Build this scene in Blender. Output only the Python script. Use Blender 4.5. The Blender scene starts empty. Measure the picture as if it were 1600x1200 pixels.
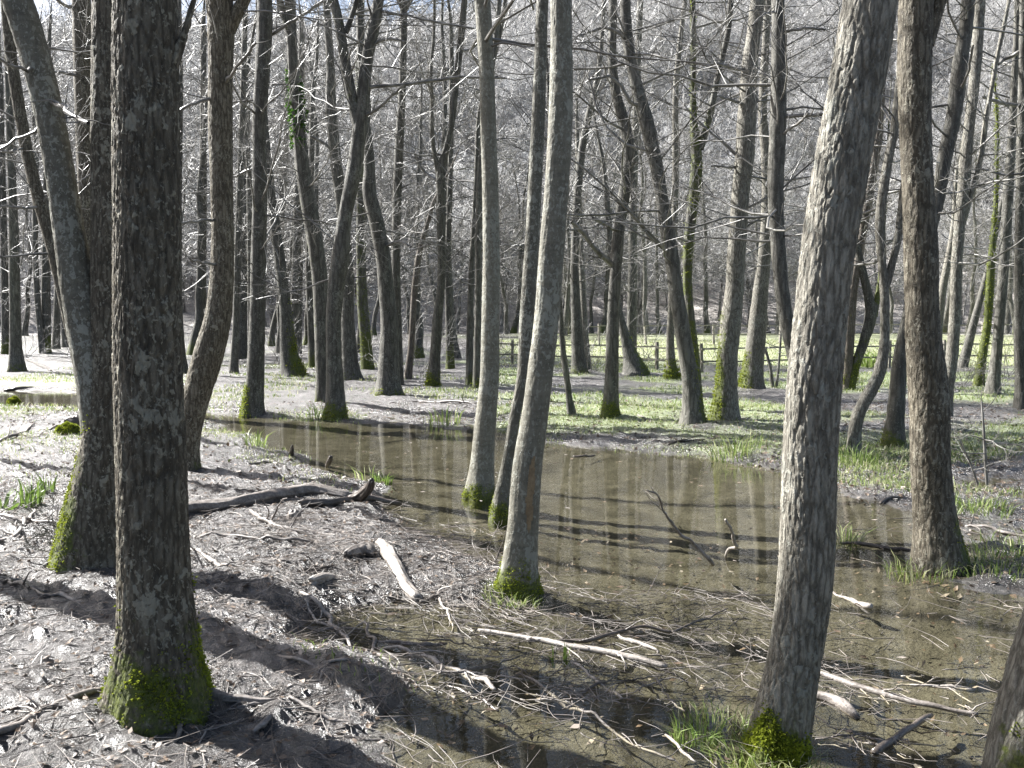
import bpy, math, random
import numpy as np
from mathutils import Vector

random.seed(7)
PI = math.pi
S = bpy.context.scene
COL = S.collection

# ------------------------------------------------------------------ camera
CAM_H, F_PX, HORIZON = 1.55, 1400.0, 510.0
PITCH = math.atan((600 - HORIZON) / F_PX)
cam_d = bpy.data.cameras.new("camera")
cam_d.sensor_width = 36.0
cam_d.lens = 36.0 * F_PX / 1600.0
cam_d.clip_end = 2000
cam = bpy.data.objects.new("camera", cam_d)
COL.objects.link(cam)
cam.location = (0, 0, CAM_H)
cam.rotation_euler = (math.pi / 2 - PITCH, 0, 0)
S.camera = cam

# ------------------------------------------------------------------ sky, sun, exposure
SUN_EL, SUN_AZ = math.radians(40), math.radians(29)      # the sun stands to the left and a little ahead
sun_dir = Vector((-math.cos(SUN_EL) * math.cos(SUN_AZ), math.cos(SUN_EL) * math.sin(SUN_AZ), math.sin(SUN_EL)))
W = bpy.data.worlds.new("World"); S.world = W; W.use_nodes = True
nt = W.node_tree
bg = nt.nodes["Background"]
sky = nt.nodes.new("ShaderNodeTexSky"); sky.sky_type = 'NISHITA'; sky.sun_disc = False
sky.sun_elevation = SUN_EL
sky.sun_rotation = math.atan2(sun_dir.x, sun_dir.y)
sky.dust_density = 3.0
nt.links.new(sky.outputs[0], bg.inputs[0])
bg.inputs[1].default_value = 0.05
sl = bpy.data.lights.new("sun", 'SUN'); sl.energy = 5.0; sl.angle = math.radians(0.55); sl.color = (1.0, 0.985, 0.955)
so = bpy.data.objects.new("sun", sl); COL.objects.link(so)
so.rotation_euler = sun_dir.to_track_quat('Z', 'Y').to_euler()
S.view_settings.view_transform = 'Standard'; S.view_settings.look = 'None'
S.view_settings.gamma = 1.0; S.view_settings.exposure = 1.95
S.cycles.max_bounces = 6; S.cycles.diffuse_bounces = 2; S.cycles.glossy_bounces = 3
S.cycles.transparent_max_bounces = 8; S.cycles.denoising_prefilter = 'NONE'
S.cycles.caustics_reflective = False; S.cycles.caustics_refractive = False

# ------------------------------------------------------------------ numeric helpers
def smooth(a, b, x):
    t = np.clip((x - a) / (b - a), 0, 1)
    return t * t * (3 - 2 * t)

def _hash(i, j, k, seed):
    h = (i.astype(np.uint32) * np.uint32(374761393) + j.astype(np.uint32) * np.uint32(668265263)
         + k.astype(np.uint32) * np.uint32(2147483647) + np.uint32((seed * 974711) & 0xffffffff))
    h = (h ^ (h >> np.uint32(13))) * np.uint32(1274126177)
    h = (h ^ (h >> np.uint32(16))) * np.uint32(2246822519)
    return ((h ^ (h >> np.uint32(15))) & np.uint32(0xffffff)).astype(np.float64) / 0xffffff

def vnoise(x, y, z, seed=0):
    """smooth value noise 0..1 on arrays"""
    x, y, z = np.broadcast_arrays(np.asarray(x, float), np.asarray(y, float), np.asarray(z, float))
    xi, yi, zi = np.floor(x), np.floor(y), np.floor(z)
    fx, fy, fz = x - xi, y - yi, z - zi
    fx, fy, fz = fx * fx * (3 - 2 * fx), fy * fy * (3 - 2 * fy), fz * fz * (3 - 2 * fz)
    xi, yi, zi = xi.astype(np.int64), yi.astype(np.int64), zi.astype(np.int64)
    r = 0
    for dx in (0, 1):
        for dy in (0, 1):
            for dz in (0, 1):
                w = (fx if dx else 1 - fx) * (fy if dy else 1 - fy) * (fz if dz else 1 - fz)
                r = r + w * _hash(xi + dx, yi + dy, zi + dz, seed)
    return r

def fbm(x, y, z, oct=4, seed=0, gain=0.5):
    a, s, r = 1.0, 0.0, 0
    for o in range(oct):
        r = r + a * vnoise(x * 2 ** o, y * 2 ** o, z * 2 ** o, seed + o * 17)
        s += a; a *= gain
    return r / s

def cells(x, y, z, seed=0):
    """cellular noise: distance to the gap between cells, and a random number for each cell"""
    x, y, z = np.broadcast_arrays(np.asarray(x, float), np.asarray(y, float), np.asarray(z, float))
    xi, yi, zi = np.floor(x).astype(np.int64), np.floor(y).astype(np.int64), np.floor(z).astype(np.int64)
    f1 = np.full(x.shape, 9.0); f2 = np.full(x.shape, 9.0); cid = np.zeros(x.shape)
    for dx in (-1, 0, 1):
        for dy in (-1, 0, 1):
            for dz in (-1, 0, 1):
                i, j, k = xi + dx, yi + dy, zi + dz
                d = np.sqrt((i + _hash(i, j, k, seed) - x) ** 2 + (j + _hash(i, j, k, seed + 1) - y) ** 2 + (k + _hash(i, j, k, seed + 2) - z) ** 2)
                c = d < f1
                f2 = np.where(c, f1, np.minimum(f2, d)); cid = np.where(c, _hash(i, j, k, seed + 3), cid); f1 = np.where(c, d, f1)
    return f2 - f1, cid

# ------------------------------------------------------------------ picture point -> place
CP, SP = math.cos(PITCH), math.sin(PITCH)
def ray(px, py):
    u, v = (px - 800) / F_PX, (600 - py) / F_PX
    return np.array([u, CP + v * SP, -SP + v * CP])
def at_depth(px, py, Y):
    d = ray(px, py)
    return np.array([0, 0, CAM_H]) + d * (Y / d[1])
def at_z(px, py, z=0.0):
    d = ray(px, py)
    return np.array([0, 0, CAM_H]) + d * ((z - CAM_H) / d[2])

POND_PX = [(-120, 612), (60, 611), (130, 613), (220, 628), (300, 640), (380, 649), (450, 654), (540, 659), (640, 665), (745, 671), (800, 679),
           (870, 692), (1000, 707), (1100, 717), (1200, 728), (1300, 742), (1370, 775), (1425, 805), (1500, 850), (1560, 905),
           (1640, 935), (1900, 1000), (1900, 1600), (700, 1600), (650, 1215), (570, 1150), (605, 1085), (550, 1035), (470, 1005), (480, 970),
           (560, 945), (690, 935), (765, 932), (780, 905), (725, 872), (650, 835), (618, 800), (590, 768), (540, 742), (500, 727), (430, 702),
           (370, 684), (320, 664), (250, 657), (150, 643), (60, 637), (-120, 630)]
POND = np.array([at_z(*p)[:2] for p in POND_PX])
MARSH = np.array([at_z(*p)[:2] for p in [(1290, 728), (1370, 705), (1480, 712), (1620, 745), (1800, 860), (1800, 980), (1560, 910), (1425, 800)]])
SPUR = np.array([at_z(*p)[:2] for p in [(480, 652), (640, 644), (745, 654), (735, 668), (640, 664), (540, 659)]])

def signed_dist(poly, x, y):
    """distance to a polygon's outline, negative inside"""
    d2 = np.full(x.shape, 1e18); inside = np.zeros(x.shape, bool)
    n = len(poly)
    for i in range(n):
        ax, ay = poly[i]; bx, by = poly[(i + 1) % n]
        ex, ey = bx - ax, by - ay
        t = np.clip(((x - ax) * ex + (y - ay) * ey) / (ex * ex + ey * ey), 0, 1)
        d2 = np.minimum(d2, (x - ax - t * ex) ** 2 + (y - ay - t * ey) ** 2)
        if ay != by:
            c = ((ay > y) != (by > y)) & (x < (bx - ax) * (y - ay) / (by - ay) + ax)
            inside ^= c
    d = np.sqrt(d2)
    return np.where(inside, -d, d)

def base_height(x, y):
    """land without the fine lumps; water stands at z = 0"""
    x = np.asarray(x, float); y = np.asarray(y, float)
    sd = signed_dist(POND, x, y) + (vnoise(x * 1.3, y * 1.3, 0, 3) - 0.5) * 0.5 + (vnoise(x * 4, y * 4, 0, 4) - 0.5) * 0.16
    r = np.hypot(x, y)
    up = 0.10 * (1 - np.exp(-np.maximum(sd, 0) / 0.7)) + 0.03 * (1 - np.exp(-np.maximum(sd, 0) / 0.12))
    dn = -0.14 * (1 - np.exp(np.minimum(sd, 0) / 0.8))
    h = np.where(sd > 0, up, dn)
    sm = signed_dist(MARSH, x, y)
    h = h * (1 - 0.85 * smooth(0.8, -0.6, sm))
    ss = signed_dist(SPUR, x, y)
    h = np.where(sd > 0, h * (1 - 0.8 * smooth(0.8, -0.2, ss)), h)
    far = smooth(20, 58, y)
    h = h + 0.95 * far * smooth(0, 1, r / 20)
    # the valley side
    t = np.maximum(0, y - 60 + 7 * (vnoise(x / 25, y / 25, 5, 9) - 0.5))
    slope = 0.60 + 0.05 * np.sin(x / 38.0 + 0.8)
    cap = 87 + 10 * np.sin(x / 33.0 - 0.5) + 6 * np.sin(x / 13.0) - 5 * smooth(-15, -75, x)
    hill = slope * (t - 8 * (1 - np.exp(-t / 8)))
    hill = cap * (1 - np.exp(-hill / cap * 1.15))
    return h + hill

def height(x, y):
    x = np.asarray(x, float); y = np.asarray(y, float)
    h = base_height(x, y)
    r = np.hypot(x, y)
    near = smooth(40, 8, r)
    lump = (fbm(x * 1.7, y * 1.7, 1.0, 3, 21) - 0.5) * 0.11
    clod = (fbm(x * 10, y * 10, 2.0, 3, 22, 0.65) - 0.5) * 0.085 * near
    ridge = (1 - np.abs(2 * vnoise(x * 5 + 2 * vnoise(x * 2, y * 2, 0, 5), y * 8, 0.5, 25) - 1)) * 0.022 * near
    k = np.where(h < 0, 0.45, 1.0)
    return h + (lump + clod + ridge - 0.012) * k

def ground_at(px, py):
    """where the sight line through a picture point meets the land"""
    d = ray(px, py)
    t = np.linspace(1.5, 95, 2600)
    X, Y, Z = d[0] * t, d[1] * t, CAM_H + d[2] * t
    hh = np.maximum(base_height(X, Y), 0.0)
    i = np.argmax(Z <= hh)
    if Z[i] > hh[i]:
        i = len(t) - 1
    return np.array([X[i], Y[i], hh[i]])

# ------------------------------------------------------------------ mesh helpers
def mesh_from(name, V, F, mat=None, smooth_shade=True, attrs=None, uv=None):
    V = np.ascontiguousarray(V, np.float32); F = np.ascontiguousarray(F, np.int32)
    me = bpy.data.meshes.new(name)
    n, k = F.shape
    me.vertices.add(len(V)); me.vertices.foreach_set("co", V.ravel())
    me.loops.add(n * k); me.loops.foreach_set("vertex_index", F.ravel())
    me.polygons.add(n)
    me.polygons.foreach_set("loop_start", np.arange(0, n * k, k, dtype=np.int32))
    me.polygons.foreach_set("loop_total", np.full(n, k, np.int32))
    me.polygons.foreach_set("use_smooth", np.full(n, smooth_shade, bool))
    for an, av in (attrs or {}).items():
        a = me.attributes.new(an, 'FLOAT', 'POINT')
        a.data.foreach_set("value", np.ascontiguousarray(av, np.float32))
    me.update(calc_edges=True)
    if mat is not None:
        me.materials.append(mat)
    return me

def link(name, me, parent=None, loc=None):
    o = bpy.data.objects.new(name, me); COL.objects.link(o)
    if loc is not None: o.location = loc
    if parent is not None: o.parent = parent
    return o

def thing(o, label, cat, group=None):
    o["label"] = label; o["category"] = cat
    if group: o["group"] = group
    return o

def empty(name, loc):
    o = link(name, None, None, loc); o.empty_display_size = 0.2
    return o

def tubes(P, R, m, cap=False):
    """P (N,K,3) centre lines, R (N,K) radii -> vertices and quads of N tubes with m sides"""
    N, K, _ = P.shape
    T = np.empty_like(P)
    T[:, 1:-1] = P[:, 2:] - P[:, :-2]; T[:, 0] = P[:, 1] - P[:, 0]; T[:, -1] = P[:, -1] - P[:, -2]
    T /= np.linalg.norm(T, axis=2, keepdims=True) + 1e-9
    mean = T.mean(axis=1)
    ref = np.where((np.abs(mean[:, 2]) > 0.75)[:, None], np.array([[0.0, 1.0, 0.0]]), np.array([[0.0, 0.0, 1.0]]))
    ref = np.broadcast_to(ref[:, None], P.shape)
    U = np.cross(T, ref); U /= np.linalg.norm(U, axis=2, keepdims=True) + 1e-9
    Vv = np.cross(T, U)
    a = np.arange(m) * 2 * math.pi / m
    V = P[:, :, None] + R[:, :, None, None] * (np.cos(a)[None, None, :, None] * U[:, :, None] + np.sin(a)[None, None, :, None] * Vv[:, :, None])
    base = (np.arange(N)[:, None, None] * K + np.arange(K - 1)[None, :, None]) * m
    j = np.arange(m)[None, None]; j2 = (j + 1) % m
    F = np.stack([base + j, base + j2, base + m + j2, base + m + j], axis=-1).reshape(-1, 4)
    return V.reshape(-1, 3), F

class Acc:
    def __init__(s): s.V, s.F, s.n, s.A = [], [], 0, []
    def add(s, V, F, a=None):
        s.V.append(V); s.F.append(F + s.n); s.n += len(V)
        s.A.append(np.zeros(len(V)) if a is None else np.broadcast_to(a, (len(V),)))
    def mesh(s, name, mat, smooth_shade=True, attr=None):
        return mesh_from(name, np.concatenate(s.V), np.concatenate(s.F), mat, smooth_shade,
                         {attr: np.concatenate(s.A)} if attr else None)

# ------------------------------------------------------------------ materials
class NT:
    def __init__(s, name):
        s.m = bpy.data.materials.new(name); s.m.use_nodes = True
        s.t = s.m.node_tree; s.t.nodes.clear()
        s.out = s.t.nodes.new("ShaderNodeOutputMaterial")
    def n(s, typ, **kw):
        nd = s.t.nodes.new("ShaderNode" + typ)
        for k, v in kw.items():
            if k.startswith("i_"):
                key = k[2:]; nd.inputs[int(key) if key.isdigit() else key.replace("_", " ")].default_value = v
            else: setattr(nd, k, v)
        return nd
    def l(s, a, b): s.t.links.new(a, b)
    def ramp(s, fac, stops, interp='LINEAR'):
        r = s.n("ValToRGB"); r.color_ramp.interpolation = interp
        e = r.color_ramp.elements
        while len(e) < len(stops): e.new(0.5)
        for el, (p, c) in zip(e, stops):
            el.position = p; el.color = (*c, 1) if len(c) == 3 else c
        s.l(fac, r.inputs[0]); return r.outputs[0]
    def math(s, op, a, b=None, c=None):
        nd = s.n("Math", operation=op)
        for i, v in enumerate((a, b, c)):
            if v is None: continue
            if isinstance(v, (int, float)): nd.inputs[i].default_value = v
            else: s.l(v, nd.inputs[i])
        return nd.outputs[0]
    def mix(s, fac, a, b, mode='MIX'):
        nd = s.n("MixRGB", blend_type=mode)
        for i, v in enumerate((fac, a, b)):
            if isinstance(v, (int, float)): nd.inputs[i].default_value = v
            elif isinstance(v, tuple): nd.inputs[i].default_value = (*v, 1)
            else: s.l(v, nd.inputs[i])
        return nd.outputs[0]
    def coords(s, scale=(1, 1, 1), rand=True):
        tc = s.n("TexCoord"); mp = s.n("Mapping"); mp.inputs["Scale"].default_value = scale
        src = tc.outputs["Object"]
        if rand:
            oi = s.n("ObjectInfo"); ad = s.n("VectorMath", operation='ADD'); mu = s.math('MULTIPLY', oi.outputs["Random"], 37.0)
            s.l(src, ad.inputs[0]); s.l(mu, ad.inputs[1]); src = ad.outputs[0]
        s.l(src, mp.inputs[0]); return mp.outputs[0]
    def noise(s, vec, scale, detail=5, rough=0.55, dist=0.0):
        nd = s.n("TexNoise"); nd.inputs["Scale"].default_value = scale; nd.inputs["Detail"].default_value = detail
        nd.inputs["Roughness"].default_value = rough; nd.inputs["Distortion"].default_value = dist
        s.l(vec, nd.inputs["Vector"]); return nd.outputs["Fac"]
    def voro(s, vec, scale, feature='F1', out="Distance", rand=1.0):
        nd = s.n("TexVoronoi", feature=feature); nd.inputs["Scale"].default_value = scale; nd.inputs["Randomness"].default_value = rand
        s.l(vec, nd.inputs["Vector"]); return nd.outputs[out]
    def attr(s, name):
        nd = s.n("Attribute"); nd.attribute_name = name; return nd.outputs["Fac"]
    def bump(s, h, strength=0.5, dist=0.01, normal=None):
        nd = s.n("Bump"); nd.inputs["Strength"].default_value = strength; nd.inputs["Distance"].default_value = dist
        s.l(h, nd.inputs["Height"])
        if normal is not None: s.l(normal, nd.inputs["Normal"])
        return nd.outputs[0]
    def bsdf(s, color, rough=0.7, normal=None, spec=0.5, **kw):
        b = s.n("BsdfPrincipled")
        if isinstance(color, tuple): b.inputs["Base Color"].default_value = (*color, 1)
        else: s.l(color, b.inputs["Base Color"])
        if isinstance(rough, (int, float)): b.inputs["Roughness"].default_value = rough
        else: s.l(rough, b.inputs["Roughness"])
        b.inputs["Specular IOR Level"].default_value = spec
        if normal is not None: s.l(normal, b.inputs["Normal"])
        for k, v in kw.items(): b.inputs[k.replace("_", " ")].default_value = v
        s.l(b.outputs[0], s.out.inputs["Surface"]); return b

def bark_material(name, dark, mid, light, lich_amt, lich_col, furrow=1.0, fine=1.0, cross=0.0):
    t = NT(name)
    obj = t.coords((1, 1, 1)); st = t.coords((1, 1, 0.2))
    f1 = t.noise(st, 34 * fine, 7, 0.62, 0.6)
    vd = t.voro(st, 30 * fine, 'DISTANCE_TO_EDGE')
    crack = t.ramp(vd, [(0.0, (0, 0, 0)), (0.22, (1, 1, 1))])
    h = t.mix(0.5 * furrow, f1, crack, 'MULTIPLY')
    if cross > 0:
        hz = t.coords((0.35, 0.35, 2.2)); c2 = t.noise(hz, 16, 4, 0.6)
        h = t.mix(cross, h, c2)
    f3 = t.noise(t.coords((1, 1, 0.45)), 120, 5, 0.7)
    h = t.mix(0.32, h, f3)
    col = t.ramp(h, [(0.24, dark), (0.40, mid), (0.56, light)])
    big = t.noise(obj, 2.6, 4, 0.6)
    col = t.mix(t.math('MULTIPLY', big, 0.4), col, t.mix(0.5, dark, mid), 'MIX')
    oi = t.n("ObjectInfo")
    hs = t.n("HueSaturation"); t.l(col, hs.inputs["Color"])
    t.l(t.math('MULTIPLY_ADD', oi.outputs["Random"], 0.5, 0.75), hs.inputs["Value"])
    col = hs.outputs[0]
    # crustose lichen: discrete blotches, grey-white to grey-green
    lw = t.n("VectorMath", operation='ADD'); t.l(t.coords((1, 1, 0.7)), lw.inputs[0])
    nz = t.n("TexNoise"); nz.inputs["Scale"].default_value = 22; t.l(obj, nz.inputs["Vector"])
    sc = t.n("VectorMath", operation='SCALE'); sc.inputs["Scale"].default_value = 0.05; t.l(nz.outputs["Color"], sc.inputs[0]); t.l(sc.outputs[0], lw.inputs[1])
    patch = t.noise(obj, 3.1, 3, 0.55)
    blot = t.math('MAXIMUM', t.noise(lw.outputs[0], 27, 2.0, 0.45), t.math('ADD', t.noise(lw.outputs[0], 55, 2, 0.5), 0.0))
    lift = t.math('MULTIPLY_ADD', patch, 0.55, -0.275 - (0.70 - 0.13 * lich_amt))
    sm = t.n("Clamp"); t.l(t.math('MULTIPLY', t.math('ADD', blot, lift), 17.0), sm.inputs[0]); spot_m = sm.outputs[0]
    lcol = t.mix(t.noise(obj, 9, 2), lich_col, tuple(0.62 * c + 0.02 for c in lich_col))
    col = t.mix(t.math('MULTIPLY', spot_m, min(0.85, 0.5 + 0.4 * lich_amt)), col, lcol)
    speck = t.math('GREATER_THAN', t.noise(t.coords((1, 1, 0.6)), 48, 3, 0.6), 0.60)
    col = t.mix(t.math('MULTIPLY', speck, 0.5 * lich_amt), col, lich_col)
    mo = t.attr("moss")
    mm = t.math('MULTIPLY_ADD', t.noise(obj, 13, 7, 0.72), 2.6, -1.45)
    mfac = t.n("Clamp"); t.l(t.math('MULTIPLY', t.math('ADD', mo, t.math('ADD', mm, -0.35)), 3.0), mfac.inputs[0])
    mcol = t.ramp(t.noise(obj, 60, 4, 0.7), [(0.3, (0.028, 0.036, 0.010)), (0.7, (0.13, 0.155, 0.025))])
    mf = t.math('MULTIPLY', mfac.outputs[0], t.math('GREATER_THAN', mo, 0.01))
    col = t.mix(mf, col, mcol)
    hb = t.math('ADD', t.math('MULTIPLY', h, 1.0), t.math('MULTIPLY', spot_m, 0.12))
    nrm = t.bump(hb, 0.9, 0.018 * furrow + 0.004)
    t.bsdf(col, 0.72, nrm, 0.42)
    return t.m

BARK_ROUGH = bark_material("bark_furrowed", (0.016, 0.0130, 0.009), (0.088, 0.074, 0.051), (0.205, 0.182, 0.138), 0.50, (0.39, 0.37, 0.29), 1.0, 1.0)
BARK_PALE = bark_material("bark_pale_grey", (0.034, 0.030, 0.023), (0.15, 0.138, 0.112), (0.34, 0.32, 0.27), 0.50, (0.36, 0.36, 0.31), 0.9, 1.25)
BARK_SMOOTH = bark_material("bark_smooth_grey", (0.05, 0.046, 0.035), (0.12, 0.113, 0.088), (0.215, 0.205, 0.165), 0.80, (0.34, 0.345, 0.295), 0.35, 0.8, 0.55)
BARK_FAR = bark_material("bark_far_grey", (0.025, 0.023, 0.019), (0.074, 0.070, 0.059), (0.17, 0.162, 0.14), 0.45, (0.26, 0.265, 0.23), 0.8, 0.5)
BARK_RED = bark_material("bark_brownish", (0.03, 0.024, 0.018), (0.09, 0.074, 0.058), (0.18, 0.15, 0.12), 0.4, (0.26, 0.25, 0.22), 0.8, 0.7)

def twig_material(name, a, b, rough=0.45):
    t = NT(name); ob = t.coords((1, 1, 1))
    t.bsdf(t.ramp(t.noise(ob, 5, 3), [(0.35, a), (0.68, b)]), rough, None, 0.6)
    return t.m
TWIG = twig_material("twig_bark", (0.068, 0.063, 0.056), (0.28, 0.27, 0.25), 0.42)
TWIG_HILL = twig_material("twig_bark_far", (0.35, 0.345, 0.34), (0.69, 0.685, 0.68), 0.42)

TWIG_GROUND = twig_material("fallen_twig_bark", (0.045, 0.036, 0.030), (0.30, 0.265, 0.235), 0.45)

def moss_material():
    t = NT("moss_green"); ob = t.coords((1, 1, 1))
    c = t.ramp(t.noise(ob, 16, 5, 0.75), [(0.28, (0.07, 0.085, 0.014)), (0.44, (0.21, 0.255, 0.03)), (0.64, (0.44, 0.49, 0.06))])
    b = t.bsdf(c, 0.8, None, 0.2)
    tr = t.n("BsdfTranslucent"); t.l(c, tr.inputs[0])
    mx = t.n("MixShader"); mx.inputs[0].default_value = 0.35
    t.l(b.outputs[0], mx.inputs[1]); t.l(tr.outputs[0], mx.inputs[2]); t.l(mx.outputs[0], t.out.inputs[0])
    return t.m
MOSS = moss_material()

def leaf_material(name, stops, transl=0.4, rough=0.5, attr="tone"):
    t = NT(name)
    c = t.ramp(t.attr(attr), stops)
    b = t.bsdf(c, rough, None, 0.45)
    tr = t.n("BsdfTranslucent"); t.l(c, tr.inputs[0])
    mx = t.n("MixShader"); mx.inputs[0].default_value = transl
    t.l(b.outputs[0], mx.inputs[1]); t.l(tr.outputs[0], mx.inputs[2]); t.l(mx.outputs[0], t.out.inputs[0])
    return t.m
GRASS = leaf_material("grass_blades", [(0.0, (0.09, 0.15, 0.03)), (0.4, (0.20, 0.28, 0.07)), (0.7, (0.36, 0.39, 0.18)), (1.0, (0.50, 0.47, 0.36))], 0.4)
IVY = leaf_material("ivy_leaf", [(0.0, (0.02, 0.06, 0.012)), (0.6, (0.06, 0.15, 0.02)), (1.0, (0.16, 0.26, 0.04))], 0.35, 0.35)
LEAF = leaf_material("dead_leaf", [(0.0, (0.040, 0.028, 0.020)), (0.45, (0.13, 0.090, 0.060)), (0.75, (0.22, 0.165, 0.12)), (1.0, (0.34, 0.31, 0.285))], 0.12, 0.6)

def wood_material(name, dark, mid, light, rough=0.55):
    t = NT(name); ob = t.coords((1, 1, 1))
    n1 = t.noise(ob, 11, 7, 0.7, 0.6); n2 = t.noise(ob, 80, 4, 0.65)
    c = t.ramp(t.mix(0.35, n1, n2), [(0.30, dark), (0.46, mid), (0.66, light)])
    t.bsdf(c, rough, t.bump(t.mix(0.5, n1, n2), 0.6, 0.008), 0.5)
    return t.m
DEAD = wood_material("deadwood_grey", (0.035, 0.029, 0.024), (0.13, 0.112, 0.098), (0.34, 0.31, 0.285))
DEAD_PALE = wood_material("deadwood_bleached", (0.045, 0.037, 0.031), (0.25, 0.222, 0.196), (0.47, 0.435, 0.395))
DEAD_WET = wood_material("deadwood_wet_dark", (0.022, 0.018, 0.015), (0.065, 0.053, 0.044), (0.15, 0.13, 0.115), 0.3)
SCAR = wood_material("bare_ochre_wood", (0.10, 0.065, 0.035), (0.20, 0.14, 0.08), (0.30, 0.23, 0.14))
FENCE_WOOD = wood_material("weathered_fence_wood", (0.09, 0.082, 0.068), (0.19, 0.175, 0.148), (0.31, 0.29, 0.25), 0.75)

def ground_material():
    t = NT("mud_and_leaf_litter")
    g = t.n("NewGeometry").outputs["Position"]
    gr = t.attr("grass"); zz = t.attr("above"); pond = t.attr("bed")
    n1 = t.noise(g, 3.0, 8, 0.68); n2 = t.noise(g, 26, 6, 0.7); v = t.voro(g, 22, 'F1', "Color")
    vd = t.voro(g, 22, 'DISTANCE_TO_EDGE')
    f = t.mix(0.55, t.mix(0.45, n1, n2), t.mix(1.0, v, (0.33, 0.33, 0.33), 'MULTIPLY'), 'MIX')
    bw = t.n("RGBToBW"); t.l(v, bw.inputs[0])
    f = t.math('ADD', t.math('MULTIPLY', t.mix(0.5, n1, n2), 0.72), t.math('MULTIPLY', bw.outputs[0], 0.30))
    litter = t.ramp(f, [(0.34, (0.020, 0.017, 0.016)), (0.48, (0.068, 0.060, 0.057)), (0.60, (0.118, 0.105, 0.097)), (0.76, (0.28, 0.258, 0.245))])
    bedc = t.ramp(t.mix(0.25, n1, n2), [(0.30, (0.046, 0.044, 0.034)), (0.45, (0.098, 0.093, 0.073)), (0.60, (0.145, 0.138, 0.112)), (0.8, (0.21, 0.20, 0.168))])
    green = t.ramp(t.noise(g, 7, 6, 0.7), [(0.3, (0.13, 0.17, 0.06)), (0.5, (0.25, 0.30, 0.13)), (0.72, (0.42, 0.45, 0.29))])
    gm = t.n("Clamp"); t.l(t.math('MULTIPLY', t.math('ADD', gr, t.math('MULTIPLY_ADD', n2, 1.2, -1.0)), 3.0), gm.inputs[0])
    col = t.mix(t.math('MULTIPLY', gm.outputs[0], 0.85), litter, green)
    mead = t.ramp(t.noise(g, 0.9, 6, 0.7), [(0.3, (0.19, 0.21, 0.10)), (0.5, (0.32, 0.345, 0.19)), (0.7, (0.46, 0.45, 0.32))])
    col = t.mix(t.attr('meadow'), col, mead)
    damp = t.ramp(t.noise(g, 1.1, 5, 0.6), [(0.44, (0, 0, 0)), (0.58, (1, 1, 1))])
    col = t.mix(t.math('MULTIPLY', t.math('MULTIPLY', damp, 0.82), t.math('SUBTRACT', 1.0, gm.outputs[0])), col, (0.030, 0.025, 0.021))
    col = t.mix(pond, col, bedc)
    wet = t.n("MapRange"); t.l(zz, wet.inputs[0]); wet.inputs[1].default_value = 0.0; wet.inputs[2].default_value = 0.14
    wet.inputs[3].default_value = 0.18; wet.inputs[4].default_value = 0.34
    rough = t.math('ADD', wet.outputs[0], t.math('MULTIPLY_ADD', n2, 0.35, -0.15))
    n3 = t.noise(g, 75, 4, 0.7)
    h = t.math('ADD', t.math('ADD', t.math('MULTIPLY', n2, 0.7), t.math('MULTIPLY', n3, 0.4)), t.math('MULTIPLY', bw.outputs[0], 0.35))
    nrm = t.bump(h, 1.0, 0.05)
    rough = t.math('ADD', rough, pond)
    bs = t.bsdf(col, rough, nrm, 0.9)
    bs.inputs['Coat Roughness'].default_value = 0.24; t.l(nrm, bs.inputs['Coat Normal'])
    cw = t.math('MULTIPLY', t.math('SUBTRACT', 1.0, pond), t.math('SUBTRACT', 1.0, gm.outputs[0]))
    t.l(t.math('MULTIPLY', cw, 0.45), bs.inputs['Coat Weight'])
    t.l(t.math('MULTIPLY_ADD', pond, -0.9, 0.9), bs.inputs['Specular IOR Level'])
    return t.m
GROUND = ground_material()
def hillside_material():
    t = NT("dry_hillside_litter"); g = t.n("NewGeometry").outputs["Position"]
    c = t.ramp(t.mix(0.5, t.noise(g, 0.25, 6, 0.65), t.noise(g, 2.0, 5, 0.7)), [(0.3, (0.28, 0.255, 0.235)), (0.5, (0.46, 0.43, 0.405)), (0.7, (0.60, 0.57, 0.545))])
    t.bsdf(c, 0.8, t.bump(t.noise(g, 1.5, 6, 0.7), 0.8, 0.5), 0.3); return t.m
HILL = hillside_material()

def water_material():
    t = NT("pond_water")
    g = t.n("NewGeometry").outputs["Position"]
    mp = t.n("Mapping"); mp.inputs["Scale"].default_value = (0.55, 1.5, 1); mp.inputs["Rotation"].default_value = (0, 0, 0.12); t.l(g, mp.inputs[0])
    r1 = t.noise(mp.outputs[0], 4.5, 3, 0.55); r2 = t.noise(mp.outputs[0], 17, 2, 0.5)
    nrm = t.bump(t.math('ADD', r1, t.math('MULTIPLY', r2, 0.35)), 0.06, 0.02)
    geo = t.n("NewGeometry"); dp = t.n("VectorMath", operation='DOT_PRODUCT'); t.l(nrm, dp.inputs[0]); t.l(geo.outputs["Incoming"], dp.inputs[1])
    # reflectance of a water surface seen at any angle (Schlick), the same from above and below
    ca = t.math('MINIMUM', t.math('ABSOLUTE', dp.outputs["Value"]), 1.0)
    fres = t.math('MULTIPLY_ADD', t.math('POWER', t.math('SUBTRACT', 1.0, ca), 5.0), 0.98, 0.02)
    gl = t.n("BsdfGlossy"); gl.inputs["Roughness"].default_value = 0.02; t.l(nrm, gl.inputs["Normal"])
    tp = t.n("BsdfTransparent"); tp.inputs[0].default_value = (0.95, 0.93, 0.84, 1)
    mx = t.n("MixShader"); t.l(fres, mx.inputs[0]); t.l(tp.outputs[0], mx.inputs[1]); t.l(gl.outputs[0], mx.inputs[2])
    t.l(mx.outputs[0], t.out.inputs[0])
    return t.m
WATER = water_material()

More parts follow.
